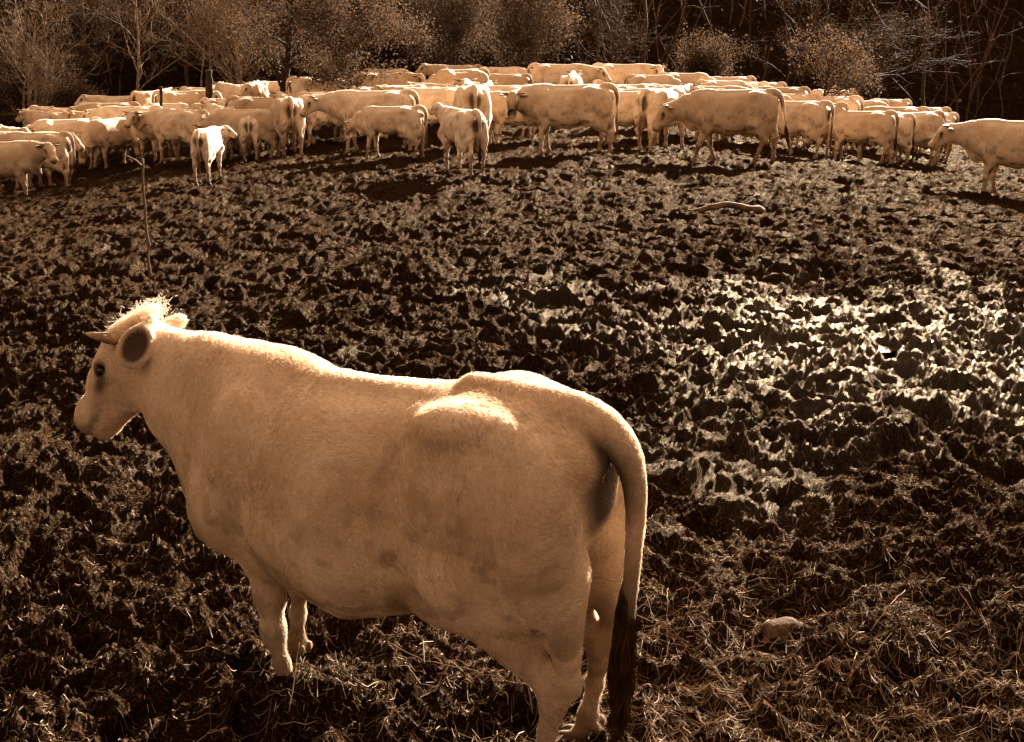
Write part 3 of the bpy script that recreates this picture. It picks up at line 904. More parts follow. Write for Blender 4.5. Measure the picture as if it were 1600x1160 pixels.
def grow(seed, height, trunk_r, lean=(0, 0), spread=.55, levels=3, kids=(9, 6, 5), start=.25, leaves=7500, leaf=0.050, droop=0.0, wind=(0, 0),
         leaf_spread=.12, stems=1, curl=.16, leaf_from=2, len_f=(.52, .5, .45)):
    """a tree: wood (tapered trunk, limbs and twigs) and leaves as separate (verts, faces)"""
    rg = np.random.default_rng(seed)
    wood = []; tips = []
    def branch(p, d, L, r, lev, sides):
        n = 7 if lev == 0 else 5
        pts = [p.copy()]; q = p.copy(); dd = d / np.linalg.norm(d)
        for i in range(n):
            dd = dd + rg.normal(0, curl * (.5 if lev == 0 else 1), 3)
            dd[2] += (.05 if lev else .12) - droop * (i / n) * (lev > 0)
            dd[0] += wind[0] * .1; dd[1] += wind[1] * .1
            dd /= np.linalg.norm(dd)
            q = q + dd * L / n; pts.append(q.copy())
        pts = np.array(pts)
        rad = r * (1 - np.linspace(0, 1, n + 1) * (.72 if lev == 0 else .85))
        wood.append(tube(pts, np.maximum(rad, .0045), sides, cap=False))
        if lev >= leaf_from:
            for t in (.3, .5, .7, .85, 1.0):
                tips.append(pts[min(int(t * n), n)])
        if lev < levels:
            for k in range(kids[min(lev, len(kids) - 1)]):
                t = start + (1 - start) * (k + rg.random()) / kids[min(lev, len(kids) - 1)] if lev == 0 else .2 + .8 * rg.random()
                i = min(int(t * n), n - 1); f = t * n - i
                bp = pts[i] * (1 - f) + pts[i + 1] * f
                ax = pts[i + 1] - pts[i]; ax /= np.linalg.norm(ax)
                az = rg.random() * 6.283
                side = np.array((math.cos(az), math.sin(az), .15)); side -= ax * (side @ ax) * .8
                nd_ = ax * (1 - spread) + side / np.linalg.norm(side) * spread * (1 + .3 * rg.random())
                lf = len_f[min(lev, len(len_f) - 1)]
                branch(bp, nd_, L * lf * (.65 + .6 * rg.random()) * (1.15 - .55 * t if lev == 0 else 1), max(rad[i] * .55, .005), lev + 1, 4 if lev == 0 else 3)
    for s in range(stems):
        a = rg.random() * 6.283
        off = np.array((math.cos(a), math.sin(a), 0)) * (.12 * (stems > 1))
        d = np.array((lean[0] + (rg.normal(0, .22) if stems > 1 else 0), lean[1] + (rg.normal(0, .22) if stems > 1 else 0), 1.0))
        branch(np.array((0, 0, -.25)) + off, d, height * (.8 + .35 * rg.random() if stems > 1 else 1), trunk_r, 0, 6)
    V = []; F = []; o = 0
    for v, f in wood:
        V.append(v); F.append(f + o); o += len(v)
    W = (np.concatenate(V), np.concatenate(F))
    tips = np.array(tips) if tips else np.zeros((1, 3))
    LV = None
    if leaves:
        base = tips[rg.integers(0, len(tips), leaves)] + rg.normal(0, leaf_spread, (leaves, 3))
        u = rg.normal(0, 1, (leaves, 3)); u /= np.linalg.norm(u, axis=1)[:, None]
        w = rg.normal(0, 1, (leaves, 3)); w = np.cross(u, w); w /= np.linalg.norm(w, axis=1)[:, None]
        s = leaf * (.5 + .9 * rg.random(leaves))[:, None]
        nn = np.cross(u, w) * s * .18
        LVs = np.stack([base, base + u * s * .5 + w * s * .38 + nn, base + u * s, base + u * s * .5 - w * s * .38 + nn], 1).reshape(-1, 3)
        LF = np.arange(leaves * 4).reshape(-1, 4)
        LV = (LVs, LF, np.repeat(rg.random(leaves), 4))
    return W, LV

def leaf_mesh(name, LV, mat):
    me = mesh_np(name, LV[0], LV[1], False)
    at = me.attributes.new('tint', 'FLOAT', 'POINT'); at.data.foreach_set('value', LV[2].astype(np.float32))
    me.materials.append(mat)
    return me

def tree(name, label, cat, loc, bark, leafmat, group='trees at the edge of the wood', **kw):
    W, LV = grow(**kw)
    x, y = loc[0], loc[1]
    z = max(float(base_z(x, y)), float(hill_z(x, y)) if y > 54 else -9)
    t = empty(name, (x, y, z))
    prop(t, label, cat, group)
    add('trunk', mesh_np('trunk', W[0], W[1]), M[bark], t)
    if LV is not None:
        add('crown', leaf_mesh('crown', LV, M[leafmat]), None, t)
    return t

TREES = [
    # leafy trees standing among and just behind the herd
    ('young_tree', 'leafy tree with dark thick trunk rising behind the cows, left of centre', 'tree', (-7.20, 40.50), 'dark_bark', 'leaf', dict(seed=1, height=4.6, trunk_r=.17, spread=.62, kids=(13, 7, 5), start=.22, leaves=15937, leaf=0.062, leaf_spread=.16, len_f=(.55, .5, .45))),
    ('young_tree', 'small leafy tree with slim dark trunk and broad low crown between the cows', 'tree', (-4.90, 39.00), 'dark_bark', 'leaf', dict(seed=2, height=3.9, trunk_r=.10, spread=.72, kids=(14, 7, 5), start=.25, leaves=17812, leaf=0.062, leaf_spread=.16, len_f=(.62, .5, .45))),
    ('leafy_shrub', 'tall bright leafy shrub with many stems behind the middle of the herd', 'shrub', (0.62, 48.50), 'bark', 'leaf', dict(seed=3, height=3.6, trunk_r=.06, stems=7, spread=.5, kids=(9, 5, 4), start=.3, leaves=17812, leaf=0.062, leaf_spread=.15)),
    ('leafy_shrub', 'rounded leafy bush standing alone against the dark wood', 'bush', (7.50, 51.50), 'bark', 'leaf', dict(seed=4, height=2.2, trunk_r=.05, stems=11, spread=.5, kids=(8, 5, 3), start=.2, leaves=14062, leaf=0.065, leaf_spread=.16)),
    ('young_tree', 'small tree with thin dark trunk and pale leaves amid the cows on the right', 'tree', (9.00, 37.50), 'dark_bark', 'leaf', dict(seed=5, height=2.6, trunk_r=.06, spread=.66, kids=(11, 6, 4), start=.45, leaves=4875, leaf=0.062, leaf_spread=.12, len_f=(.62, .5, .4))),
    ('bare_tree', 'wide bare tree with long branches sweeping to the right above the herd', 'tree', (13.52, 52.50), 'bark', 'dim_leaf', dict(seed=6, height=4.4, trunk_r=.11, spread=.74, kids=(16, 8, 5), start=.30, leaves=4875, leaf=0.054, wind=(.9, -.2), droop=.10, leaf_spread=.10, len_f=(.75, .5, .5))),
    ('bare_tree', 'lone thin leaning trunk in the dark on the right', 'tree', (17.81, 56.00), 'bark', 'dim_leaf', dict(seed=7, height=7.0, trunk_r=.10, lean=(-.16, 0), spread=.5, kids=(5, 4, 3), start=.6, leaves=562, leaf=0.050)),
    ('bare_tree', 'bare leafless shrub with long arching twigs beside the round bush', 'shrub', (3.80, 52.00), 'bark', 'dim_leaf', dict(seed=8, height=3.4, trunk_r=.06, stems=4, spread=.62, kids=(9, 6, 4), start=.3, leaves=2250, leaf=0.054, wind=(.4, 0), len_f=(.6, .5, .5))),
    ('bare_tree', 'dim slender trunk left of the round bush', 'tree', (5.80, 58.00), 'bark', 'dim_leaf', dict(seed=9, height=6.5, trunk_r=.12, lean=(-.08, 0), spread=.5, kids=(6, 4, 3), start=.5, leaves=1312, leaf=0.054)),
    # pale saplings and thicket on the left
    ('sapling', 'pale leaning sapling trunk above the white-rumped cow on the left', 'tree', (-15.19, 52.50), 'pale_bark', 'leaf', dict(seed=10, height=6.0, trunk_r=.075, lean=(.20, 0), spread=.5, kids=(13, 7, 4), start=.25, leaves=4875, leaf=0.050)),
    ('sapling', 'slim pale upright sapling, first of two close together behind the fence post', 'tree', (-12.72, 53.00), 'pale_bark', 'leaf', dict(seed=11, height=4.4, trunk_r=.045, spread=.55, kids=(12, 6, 4), start=.45, leaves=2250, leaf=0.043)),
    ('sapling', 'slim pale upright sapling, second of two close together behind the fence post', 'tree', (-12.19, 52.10), 'pale_bark', 'leaf', dict(seed=12, height=4.8, trunk_r=.055, spread=.55, kids=(13, 6, 4), start=.40, leaves=2625, leaf=0.043)),
    ('bare_tree', 'clump of pale thin stems left of the leafy trees', 'tree', (-10.73, 52.30), 'pale_bark', 'leaf', dict(seed=13, height=5.0, trunk_r=.06, stems=6, spread=.48, kids=(10, 6, 4), start=.2, leaves=4875, leaf=0.047)),
    ('bare_tree', 'thicket of bending pale stems near the left edge', 'shrub', (-18.63, 50.50), 'pale_bark', 'leaf', dict(seed=14, height=4.6, trunk_r=.05, stems=6, spread=.55, kids=(9, 6, 4), start=.25, leaves=6562, leaf=0.047, wind=(.3, 0))),
    ('bare_tree', 'tangled twiggy shrub at the very left edge of the wood', 'shrub', (-21.58, 52.00), 'bark', 'leaf', dict(seed=15, height=4.8, trunk_r=.06, stems=7, spread=.58, kids=(9, 6, 4), start=.2, leaves=11250, leaf=0.050)),
    ('leafy_shrub', 'low shrub with bright round leaves beside the leftmost cows', 'shrub', (-16.54, 49.50), 'bark', 'leaf', dict(seed=16, height=2.0, trunk_r=.035, stems=8, spread=.6, kids=(7, 5, 3), start=.2, leaves=4875, leaf=0.086, leaf_spread=.14)),
    ('leafy_shrub', 'low bright shrub at the left edge behind the herd', 'shrub', (-20.61, 49.00), 'bark', 'leaf', dict(seed=17, height=2.1, trunk_r=.035, stems=8, spread=.6, kids=(7, 5, 3), start=.2, leaves=4875, leaf=0.079, leaf_spread=.14)),
    ('bare_tree', 'tall twiggy tree filling the gap between the pale saplings', 'tree', (-14.08, 57.00), 'bark', 'leaf', dict(seed=18, height=6.0, trunk_r=.10, spread=.6, kids=(15, 8, 5), start=.15, leaves=11250, leaf=0.050)),
    ('bare_tree', 'tall twiggy tree behind the left thicket', 'tree', (-18.76, 57.50), 'bark', 'leaf', dict(seed=19, height=6.0, trunk_r=.10, spread=.62, kids=(15, 8, 5), start=.12, leaves=13125, leaf=0.050)),
    ('bare_tree', 'twiggy tree behind the leafy tree with the thick trunk', 'tree', (-9.17, 56.50), 'bark', 'leaf', dict(seed=20, height=6.0, trunk_r=.10, spread=.6, kids=(15, 8, 5), start=.12, leaves=15000, leaf=0.054)),
    ('leafy_shrub', 'mass of small leaves between the broad tree and the tall bright shrub', 'shrub', (-2.56, 53.50), 'bark', 'leaf', dict(seed=21, height=4.2, trunk_r=.06, stems=8, spread=.55, kids=(9, 6, 4), start=.2, leaves=20625, leaf=0.058, leaf_spread=.16)),
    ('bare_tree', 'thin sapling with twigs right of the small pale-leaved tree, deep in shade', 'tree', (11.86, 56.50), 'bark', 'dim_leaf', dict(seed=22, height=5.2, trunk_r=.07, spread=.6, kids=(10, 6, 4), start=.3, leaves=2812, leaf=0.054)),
]
for nm, lb, ct, loc, bk, lf, kw in TREES:
    tree(nm, lb, ct, loc, bk, lf, **kw)

def make_undergrowth():
    """the far wood: brush, twigs and stems that read as one mass"""
    rg = np.random.default_rng(77)
    n = 46000
    y = 56.5 + 22 * rg.random(n) ** 1.3
    x = (rg.random(n) * 2 - 1) * .56 * y
    keep = rg.random(n) < np.where(x > 3.0, .07, 1.0)
    x, y = x[keep], y[keep]; n = len(x)
    cl = vnoise(x * .55 + 80, y * .55 + 80, 210)
    z = hill_z(x, y) + (rg.random(n) ** 1.3) * (.5 + 3.2 * cl)
    b = np.stack([x, y, z], 1)
    u = rg.normal(0, 1, (n, 3)); u /= np.linalg.norm(u, axis=1)[:, None]
    w = np.cross(u, rg.normal(0, 1, (n, 3))); w /= np.linalg.norm(w, axis=1)[:, None]
    s = (.10 + .16 * rg.random(n))[:, None]
    V = np.stack([b, b + u * s * .5 + w * s * .4, b + u * s, b + u * s * .5 - w * s * .4], 1).reshape(-1, 3)
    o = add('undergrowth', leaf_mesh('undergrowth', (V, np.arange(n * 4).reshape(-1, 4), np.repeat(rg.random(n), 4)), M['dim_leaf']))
    prop(o, 'dim leafy brush covering the slope behind the trees', None, None, 'stuff')
    parts = []
    for i in range(420):
        yy = 57 + 22 * rg.random() ** 1.3; xx = (rg.random() * 2 - 1) * .52 * yy
        zz = float(hill_z(xx, yy)); L = 2.5 + 4 * rg.random()
        d = np.array((rg.normal(0, .25), rg.normal(0, .15), 1.0)); p = np.array((xx, yy, zz - .3)); pts = [p]
        for k in range(5):
            d = d + rg.normal(0, .16, 3); d[2] = max(d[2], .3); p = p + d / np.linalg.norm(d) * L / 5; pts.append(p)
        parts.append(tube(pts, np.linspace(.05, .008, 6) * (.6 + .9 * rg.random()), 4, cap=False))
        for k in range(5):
            q = pts[2 + k % 4]; dd = np.array((rg.normal(), rg.normal() * .5, .5)); dd /= np.linalg.norm(dd)
            m = q + dd * .5 + rg.normal(0, .08, 3)
            parts.append(tube([q, m, m + (dd + rg.normal(0, .4, 3)) * .45], (.016, .011, .005), 3, cap=False))
    V = []; F = []; o2 = 0
    for v, f in parts:
        V.append(v); F.append(f + o2); o2 += len(v)
    o = add('forest', mesh_np('forest', np.concatenate(V), np.concatenate(F)), M['bark'])
    prop(o, 'tangle of thin stems of the far wood', None, None, 'stuff')
make_undergrowth()
# ------------------------------------------------------------------ the herd
HR = .022
V_ = dict(
    level=dict(neck=(0, 14), head=(0, -48), legs=dict(fl=(.06, 0), fr=(-.08, 0), hl=(-.06, 0), hr=(.10, 0))),
    stand=dict(neck=(4, 30), head=(6, -38), legs=dict(fl=(-.04, 0), fr=(.06, 0), hl=(.08, 0), hr=(-.08, 0))),
    low=dict(neck=(-6, -14), head=(-8, -62), legs=dict(fl=(.10, 0), fr=(-.05, 0), hl=(.10, 0), hr=(-.04, 0))),
    down=dict(neck=(8, -42), head=(10, -72), legs=dict(fl=(-.06, 0), fr=(.12, 0), hl=(-.08, 0), hr=(.06, 0))),
    turn_r=dict(neck=(-34, 22), head=(-62, -42), legs=dict(fl=(.02, 0), fr=(.08, 0), hl=(-.08, 0), hr=(.04, 0))),
    bull=dict(neck=(48, 12), head=(84, -52), bulk=1.13, udder=False, legs=dict(fl=(.05, 0), fr=(-.10, 0), hl=(-.10, 0), hr=(.10, 0)), face=True),
    walk=dict(neck=(2, -2), head=(4, -58), legs=dict(fl=(.22, 0), fr=(-.20, 0), hl=(.26, 0), hr=(-.16, 0)),
              tail=[(-.66, 0, 1.365, .052), (-.80, 0, 1.37, .050), (-.90, .01, 1.31, .044), (-.95, .03, 1.18, .034), (-.97, .05, 1.0, .027), (-1.0, .08, .80, .022), (-1.06, .10, .66, .019)]),
    calf_r=dict(neck=(-30, 26), head=(-78, -32), calf=1.0, udder=False, legs=dict(fl=(.04, 0), fr=(-.03, 0), hl=(-.06, 0), hr=(.06, 0))),
    calf_up=dict(neck=(10, 34), head=(14, -18), calf=1.0, udder=False, legs=dict(fl=(-.05, 0), fr=(.06, 0), hl=(-.14, 0), hr=(.05, 0))),
    calf_low=dict(neck=(-25, -12), head=(-40, -60), calf=1.0, udder=False, legs=dict(fl=(.12, 0), fr=(-.10, 0), hl=(.06, 0), hr=(-.08, 0))),
)
PROTO = {}
for vi, (vn, kw) in enumerate(V_.items()):
    kw = dict(kw); face = kw.pop('face', False)
    c = build_cow(HR, dirt_shade=1.5, **kw)  # heavier dirt on the herd stands in for shade on bellies and flanks
    if face:
        A_ = c['anc']; q = np.sqrt(((((c['P'] - A_['H'](.26, -.10, 0)) @ A_['R'].T) / np.array((.30, .14, .13))) ** 2).sum(1))
        blaze = np.abs((c['P'] - A_['H'](0, 0, 0)) @ A_['R'][2]) < .045
        c['dark'] = np.maximum(c['dark'], np.where(blaze, .35, .85) * (1 - sstep(.75, 1.05, q)))
    A_ = c['anc']
    pr = [('body', cow_mesh('herd_body', c, M['hide']))]
    rg = random.Random(vi)
    for k in (0, 1):
        h = horn_mesh('herd_horn', A_['horn'][k], (.10 if 'calf' in vn else .20) , (.5, .6, -.1), .020 if 'calf' in vn else .028); h.materials.append(M['horn'])
        e = ball_mesh('herd_eye', A_['eye'][k], A_['eye_r'] * 1.05, 6); e.materials.append(M['eye'])
        if 'calf' not in vn: pr.append(('horn', h))
        pr.append(('eye', e))
    te = np.array(A_['tail_end'][:3]); tp = np.array(A_['tail_prev'][:3])
    dd = te - tp; dd /= np.linalg.norm(dd)
    sw = switch_mesh('herd_tail_switch', te - dd * .12, dd * .5 + np.array((0, 0, -.5)), .42, .026, 60, 50 + vi, .006)
    sw.materials.append(M['pale_switch'] if vi % 2 else M['switch'])
    pr.append(('tail_switch', sw))
    PROTO[vn] = pr

HERD = [   # x, y, heading in degrees, pose, size, label, row (h: standing in the open, t: among the crowd)
    (-11.62, 29.13, 12, 'turn_r', 1.0, 'cow cut off by the left edge, facing right with its head in the sun', 'h'),
    (-12.7, 37.16, 214, 'low', 0.95, 'cow standing just behind the one cut off by the left edge', 'h'),
    (-11.28, 36.41, 243, 'down', 1.0, 'cow facing the camera with strongly lit flank, left of the stick', 'h'),
    (-10.93, 37.5, 287, 'down', 0.95, 'cow with lowered head facing the camera right behind the top of the stick', 'h'),
    (-9.98, 36.59, 250, 'stand', 1.0, 'cow with pale face turned to the camera beside the dark-eared cow', 'h'),
    (-8.89, 34.93, 150, 'level', 1.06, 'large cow with dark ear behind the white-rumped calf on the left', 'h'),
    (-6.05, 25.74, 88, 'calf_r', 0.78, 'calf with bright white rump turned to the camera, left part of the herd', 'h'),
    (-7.99, 36.02, 122, 'stand', 0.95, 'cow with rounded rump right behind the white-rumped calf', 'h'),
    (-6.78, 33.68, 98, 'stand', 0.82, 'small cow seen from behind, left of the big cow showing its rump', 'h'),
    (-5.78, 33.52, 106, 'stand', 1.1, 'big cow showing its rump and hanging tail, left of centre', 'h'),
    (-5.24, 35.37, 232, 'low', 1.0, 'cow with lowered head peering out left of the large cow behind the small calf', 'h'),
    (-3.28, 30.85, 181, 'level', 1.08, 'large cow facing left right behind the small calf', 'h'),
    (-2.52, 27.01, 173, 'calf_low', 0.82, 'small calf broadside in front of a large left-facing cow', 'h'),
    (-0.89, 23.05, 114, 'calf_up', 0.86, 'calf with upright ears looking away, nearest animal in the middle of the herd', 'h'),
    (-1.97, 32.61, 182, 'down', 1.05, 'cow with head down between the small calf and the calf with upright ears', 'h'),
    (-0.89, 28.87, 96, 'stand', 1.08, 'cow seen from behind with a lifted tail root, left of the dark-faced bull', 'h'),
    (0.09, 30.99, 200, 'low', 0.95, 'cow with lowered head facing left, beside the face of the bull', 'h'),
    (1.17, 26.89, 179, 'bull', 1.06, 'massive bull standing broadside with its dark face turned to the camera', 'h'),
    (3.06, 32.94, 198, 'low', 1.0, 'cow partly hidden behind the hindquarters of the bull', 'h'),
    (3.44, 29.68, 52, 'stand', 1.03, 'cow with smooth pale rump in front of the walking cow', 'h'),
    (4.4, 26.07, 180, 'walk', 1.08, 'large cow striding left with its tail swinging, right of centre', 'h'),
    (7.7, 33.51, 164, 'stand', 0.98, 'cow showing its udder directly behind the striding cow', 'h'),
    (9.47, 33.48, 173, 'level', 0.93, 'young cow facing left with small spots on its side, right part of the herd', 'h'),
    (11.42, 36.0, 140, 'stand', 0.84, 'calf behind the young spotted cow, seen from behind', 'h'),
    (9.79, 24.82, 155, 'level', 1.08, 'cow cut off by the right edge, head to the left', 'h'),
    (-14.33, 37.0, 320, 'stand', 1.08, 'cow with white lit face high up at the left edge', 't'),
    (-14.11, 36.0, 2, 'low', 1.08, 'shaded cow at the left edge below the white lit face', 't'),
    (-12.91, 34.0, 25, 'turn_r', 1.08, 'cow with lit head turned right, near the left edge', 't'),
    (-12.08, 33.0, 188, 'level', 1.08, 'cow whose back shows just above the one cut off by the left edge', 't'),
    (-16.24, 45.0, 160, 'low', 1.062, 'rearmost cow on the left below the bending pale stems', 't'),
    (-14.71, 41.5, 171, 'stand', 1.002, 'cow half hidden below the rearmost one on the left', 't'),
    (-14.59, 43.0, 58, 'stand', 0.987, 'bright white cow near the low shrub on the left', 't'),
    (-12.71, 37.0, 178, 'low', 1.08, 'cow broadside with its tail arched, left part of the herd', 't'),
    (-14.61, 46.0, 150, 'low', 0.954, 'cow partly behind the low shrub on the left', 't'),
    (-14.47, 48.0, 174, 'stand', 1.022, 'cow beneath the dark gap in the wood on the left', 't'),
    (-13.06, 42.5, 172, 'level', 0.969, 'cow with hooked tail below the dark gap in the wood', 't'),
    (-12.43, 40.0, 175, 'stand', 0.887, 'cow behind the strongly lit one facing the camera', 't'),
    (-11.4, 39.0, 162, 'level', 1.011, 'cow with tail hanging at right, left of the rear-lit rump', 't'),
    (-12.47, 45.0, 76, 'stand', 1.067, 'cow with brilliant white rump under the pale leaning sapling', 't'),
    (-10.89, 43.0, 4, 'turn_r', 1.001, 'cow facing right beside the thin leaning fence post', 't'),
    (-11.18, 47.0, 2, 'low', 0.941, 'cow behind the dark stump post, back row', 't'),
    (-10.35, 47.0, 300, 'stand', 0.908, 'cow facing the camera right of the dark stump post', 't'),
    (-9.58, 45.5, 118, 'stand', 0.918, 'cow with arched white back under the clump of thin stems', 't'),
    (-9.31, 47.0, 272, 'stand', 0.891, 'cow facing the camera below the clump of thin stems', 't'),
    (-8.77, 39.8, 20, 'low', 0.84, 'cow whose long lit back shows between the stump post and the big rump', 't'),
    (-9.0, 39.0, 198, 'low', 0.84, 'cow behind the large dark-eared cow', 't'),
    (-7.51, 37.5, 160, 'level', 0.929, 'cow with pale back left of the big cow showing its rump', 't'),
    (-10.81, 41.0, 352, 'low', 0.84, 'cow with lowered head below the thin leaning fence post', 't'),
    (-6.84, 33.5, 180, 'low', 0.96, 'cow just behind the small cow seen from behind', 't'),
    (-8.45, 43.5, 286, 'turn_r', 0.957, 'bright-faced cow left of the thick dark trunk', 't'),
    (-7.99, 44.5, 181, 'low', 0.895, 'cow half hidden by the thick dark trunk', 't'),
    (-6.02, 40.5, 2, 'low', 1.043, 'long cow facing right between the two dark trunks', 't'),
    (-4.95, 35.5, 6, 'level', 1.019, 'cow facing right in front of the long cow between the trunks', 't'),
    (-6.87, 36.0, 4, 'low', 1.035, 'cow with curved back peeping out left of the big rump', 't'),
    (-4.13, 35.5, 194, 'level', 0.88, 'cow with small lit head below the slim dark trunk', 't'),
    (-3.99, 41.0, 4, 'turn_r', 0.987, 'cow with sunlit back right of the slim dark trunk, back rows', 't'),
    (-4.44, 47.0, 2, 'low', 0.91, 'cow whose thin back line shows behind the one right of the slim dark trunk', 't'),
    (-3.85, 37.5, 356, 'low', 0.896, 'cow behind the back of the large cow that stands behind the small calf', 't'),
    (-3.0, 37.0, 10, 'low', 0.926, 'cow in front of the sunlit back right of the slim dark trunk', 't'),
    (-2.51, 35.5, 174, 'stand', 0.965, 'cow with round rump left of centre in the second row', 't'),
    (-1.89, 37.5, 170, 'stand', 0.872, 'cow with round rump below the shaded broadside cow', 't'),
    (-1.54, 39.5, 185, 'low', 1.048, 'shaded cow standing broadside in the back row, left of the tall bright shrub', 't'),
    (-1.92, 46.0, 180, 'stand', 0.948, 'cow behind the shaded broadside cow', 't'),
    (-1.08, 34.5, 174, 'low', 0.979, 'cow above the lifted tail root', 't'),
    (-0.72, 37.0, 104, 'stand', 0.872, 'cow seen from behind below the stems of the tall bright shrub', 't'),
    (-0.35, 45.0, 14, 'level', 0.896, 'cow under the tall bright shrub in the back row', 't'),
    (-0.16, 41.0, 180, 'low', 0.846, 'dim cow below the stems of the tall bright shrub', 't'),
    (-0.33, 34.0, 176, 'stand', 1.007, 'cow up behind the one with lowered head beside the bull', 't'),
    (-0.06, 31.5, 186, 'level', 0.941, 'cow immediately behind the dark face of the bull', 't'),
    (1.51, 42.0, 1, 'level', 1.04, 'cow facing right on the crest above the bull', 't'),
    (1.72, 38.0, 68, 'stand', 0.99, 'bright lit cow just over the back of the bull', 't'),
    (2.65, 47.0, 176, 'stand', 0.908, 'cow behind the crest cow that faces right', 't'),
    (3.18, 48.0, 10, 'low', 0.886, 'back row cow between the two cows on the crest', 't'),
    (3.6, 43.0, 336, 'turn_r', 1.064, 'crest cow with head turned to the camera right of the bull', 't'),
    (4.55, 45.0, 95, 'stand', 1.001, 'cow seen from behind at the right end of the crest', 't'),
    (4.36, 41.0, 335, 'low', 0.909, 'cow with low head at the foot of the round bush', 't'),
    (5.46, 41.5, 356, 'low', 0.991, 'cow facing right in front of the round bush', 't'),
    (3.34, 37.0, 2, 'level', 0.88, 'cow in the second row behind the cow hidden by the bull', 't'),
    (2.7, 31.0, 181, 'low', 0.966, 'cow right behind the hindquarters of the bull', 't'),
    (4.15, 34.0, 160, 'low', 1.004, 'cow above the smooth pale rump', 't'),
    (5.02, 37.0, 171, 'stand', 0.913, 'cow over the head of the striding cow', 't'),
    (5.41, 35.5, 0, 'level', 1.04, 'cow facing right above the shoulder of the striding cow', 't'),
    (7.46, 45.0, 176, 'low', 0.938, 'rearmost cow right of the round bush', 't'),
    (6.6, 41.0, 22, 'low', 0.912, 'cow in the tight rows right of the round bush', 't'),
    (7.42, 42.0, 170, 'stand', 0.906, 'cow in the tight rows above the striding cow', 't'),
    (8.66, 45.5, 176, 'level', 0.884, 'rearmost cow in the tight rows above the striding cow', 't'),
    (8.35, 40.5, 178, 'level', 0.929, 'pale cow left of the small pale-leaved tree', 't'),
    (6.36, 35.0, 2, 'low', 1.054, 'cow over the back of the striding cow', 't'),
    (7.61, 36.0, 171, 'level', 1.011, 'cow with lit head above the rump of the striding cow', 't'),
    (8.48, 35.5, 175, 'low', 1.066, 'cow directly behind the trunk of the small pale-leaved tree', 't'),
    (10.63, 43.5, 170, 'low', 0.962, 'rear cow right of the small pale-leaved tree', 't'),
    (6.74, 31.0, 171, 'stand', 0.999, 'cow between the striding cow and the one showing its udder', 't'),
    (10.81, 40.0, 175, 'level', 0.891, 'cow in the back row under the wide bare tree', 't'),
    (12.96, 45.0, 165, 'low', 0.915, 'rearmost cow under the wide bare tree', 't'),
    (11.07, 37.5, 178, 'level', 0.951, 'dark-eared cow over the rump of the young spotted cow', 't'),
    (10.47, 34.0, 174, 'low', 1.035, 'cow just behind the calf on the right', 't'),
    (13.62, 43.0, 186, 'level', 0.87, 'rear cow above the head of the cow at the right edge', 't'),
    (12.72, 39.5, 160, 'low', 0.855, 'cow behind the head of the cow at the right edge', 't'),
    (8.84, 33.0, 178, 'low', 0.951, 'cow whose lit back runs just behind the young spotted cow', 't'),
]
for (hx, hy, hd, vn, hs_, lab, row) in HERD:
    nm = 'calf' if 'calf' in vn else ('bull' if vn == 'bull' else 'cow')
    hz = float(base_z(hx, hy)) - .045 * hs_
    if row == 't': hd = hd + 26 * math.sin(hx * 12.9 + hy * 7.7)
    t = empty(nm, (hx, hy, hz), math.radians(hd), hs_)
    wide = 1.0 + .06 * math.sin(hx * 7.1 + hy * 3.3)
    t.scale = (hs_ * (1 + .03 * math.sin(hx * 5.3)), hs_ * wide, hs_)
    prop(t, lab, nm, 'cattle of the herd on the mound')
    for pn, me in PROTO[vn]:
        if row == 't' and pn == 'eye': continue
        add(pn, me, None, t)
# ------------------------------------------------------------------ small things on the mud
def puddle(x, y, rx, ry, seed, label, dz=0.0):
    rg = np.random.default_rng(seed); n = 28
    an = np.arange(n) * 2 * math.pi / n
    r = 1 + .22 * np.sin(an * 2 + rg.random() * 6) + .14 * np.sin(an * 3 + rg.random() * 6) + .08 * np.sin(an * 7 + rg.random() * 6)
    px = x + rx * r * np.cos(an); py = y + ry * r * np.sin(an)
    gx = x + rx * (rg.random(300) * 2 - 1) * .8; gy = y + ry * (rg.random(300) * 2 - 1) * .8
    z = float(np.percentile(ground_z(gx, gy), 36)) + dz
    V = np.concatenate([np.stack([px, py, np.full(n, z)], 1), [[x, y, z]]])
    F = [(i, (i + 1) % n, n) for i in range(n)]
    o = add('puddle', mesh_np('puddle', V, np.array(F)), M['water'])
    prop(o, label, None, None, 'structure')
puddle(2.42, 10.63, .22, .30, 2, 'small puddle in the shining wet mud on the right')
puddle(2.73, 9.95, .30, .22, 3, 'wider puddle in the shining wet mud on the right')
puddle(4.05, 9.85, .26, .22, 4, 'puddle at the right edge of the mud')

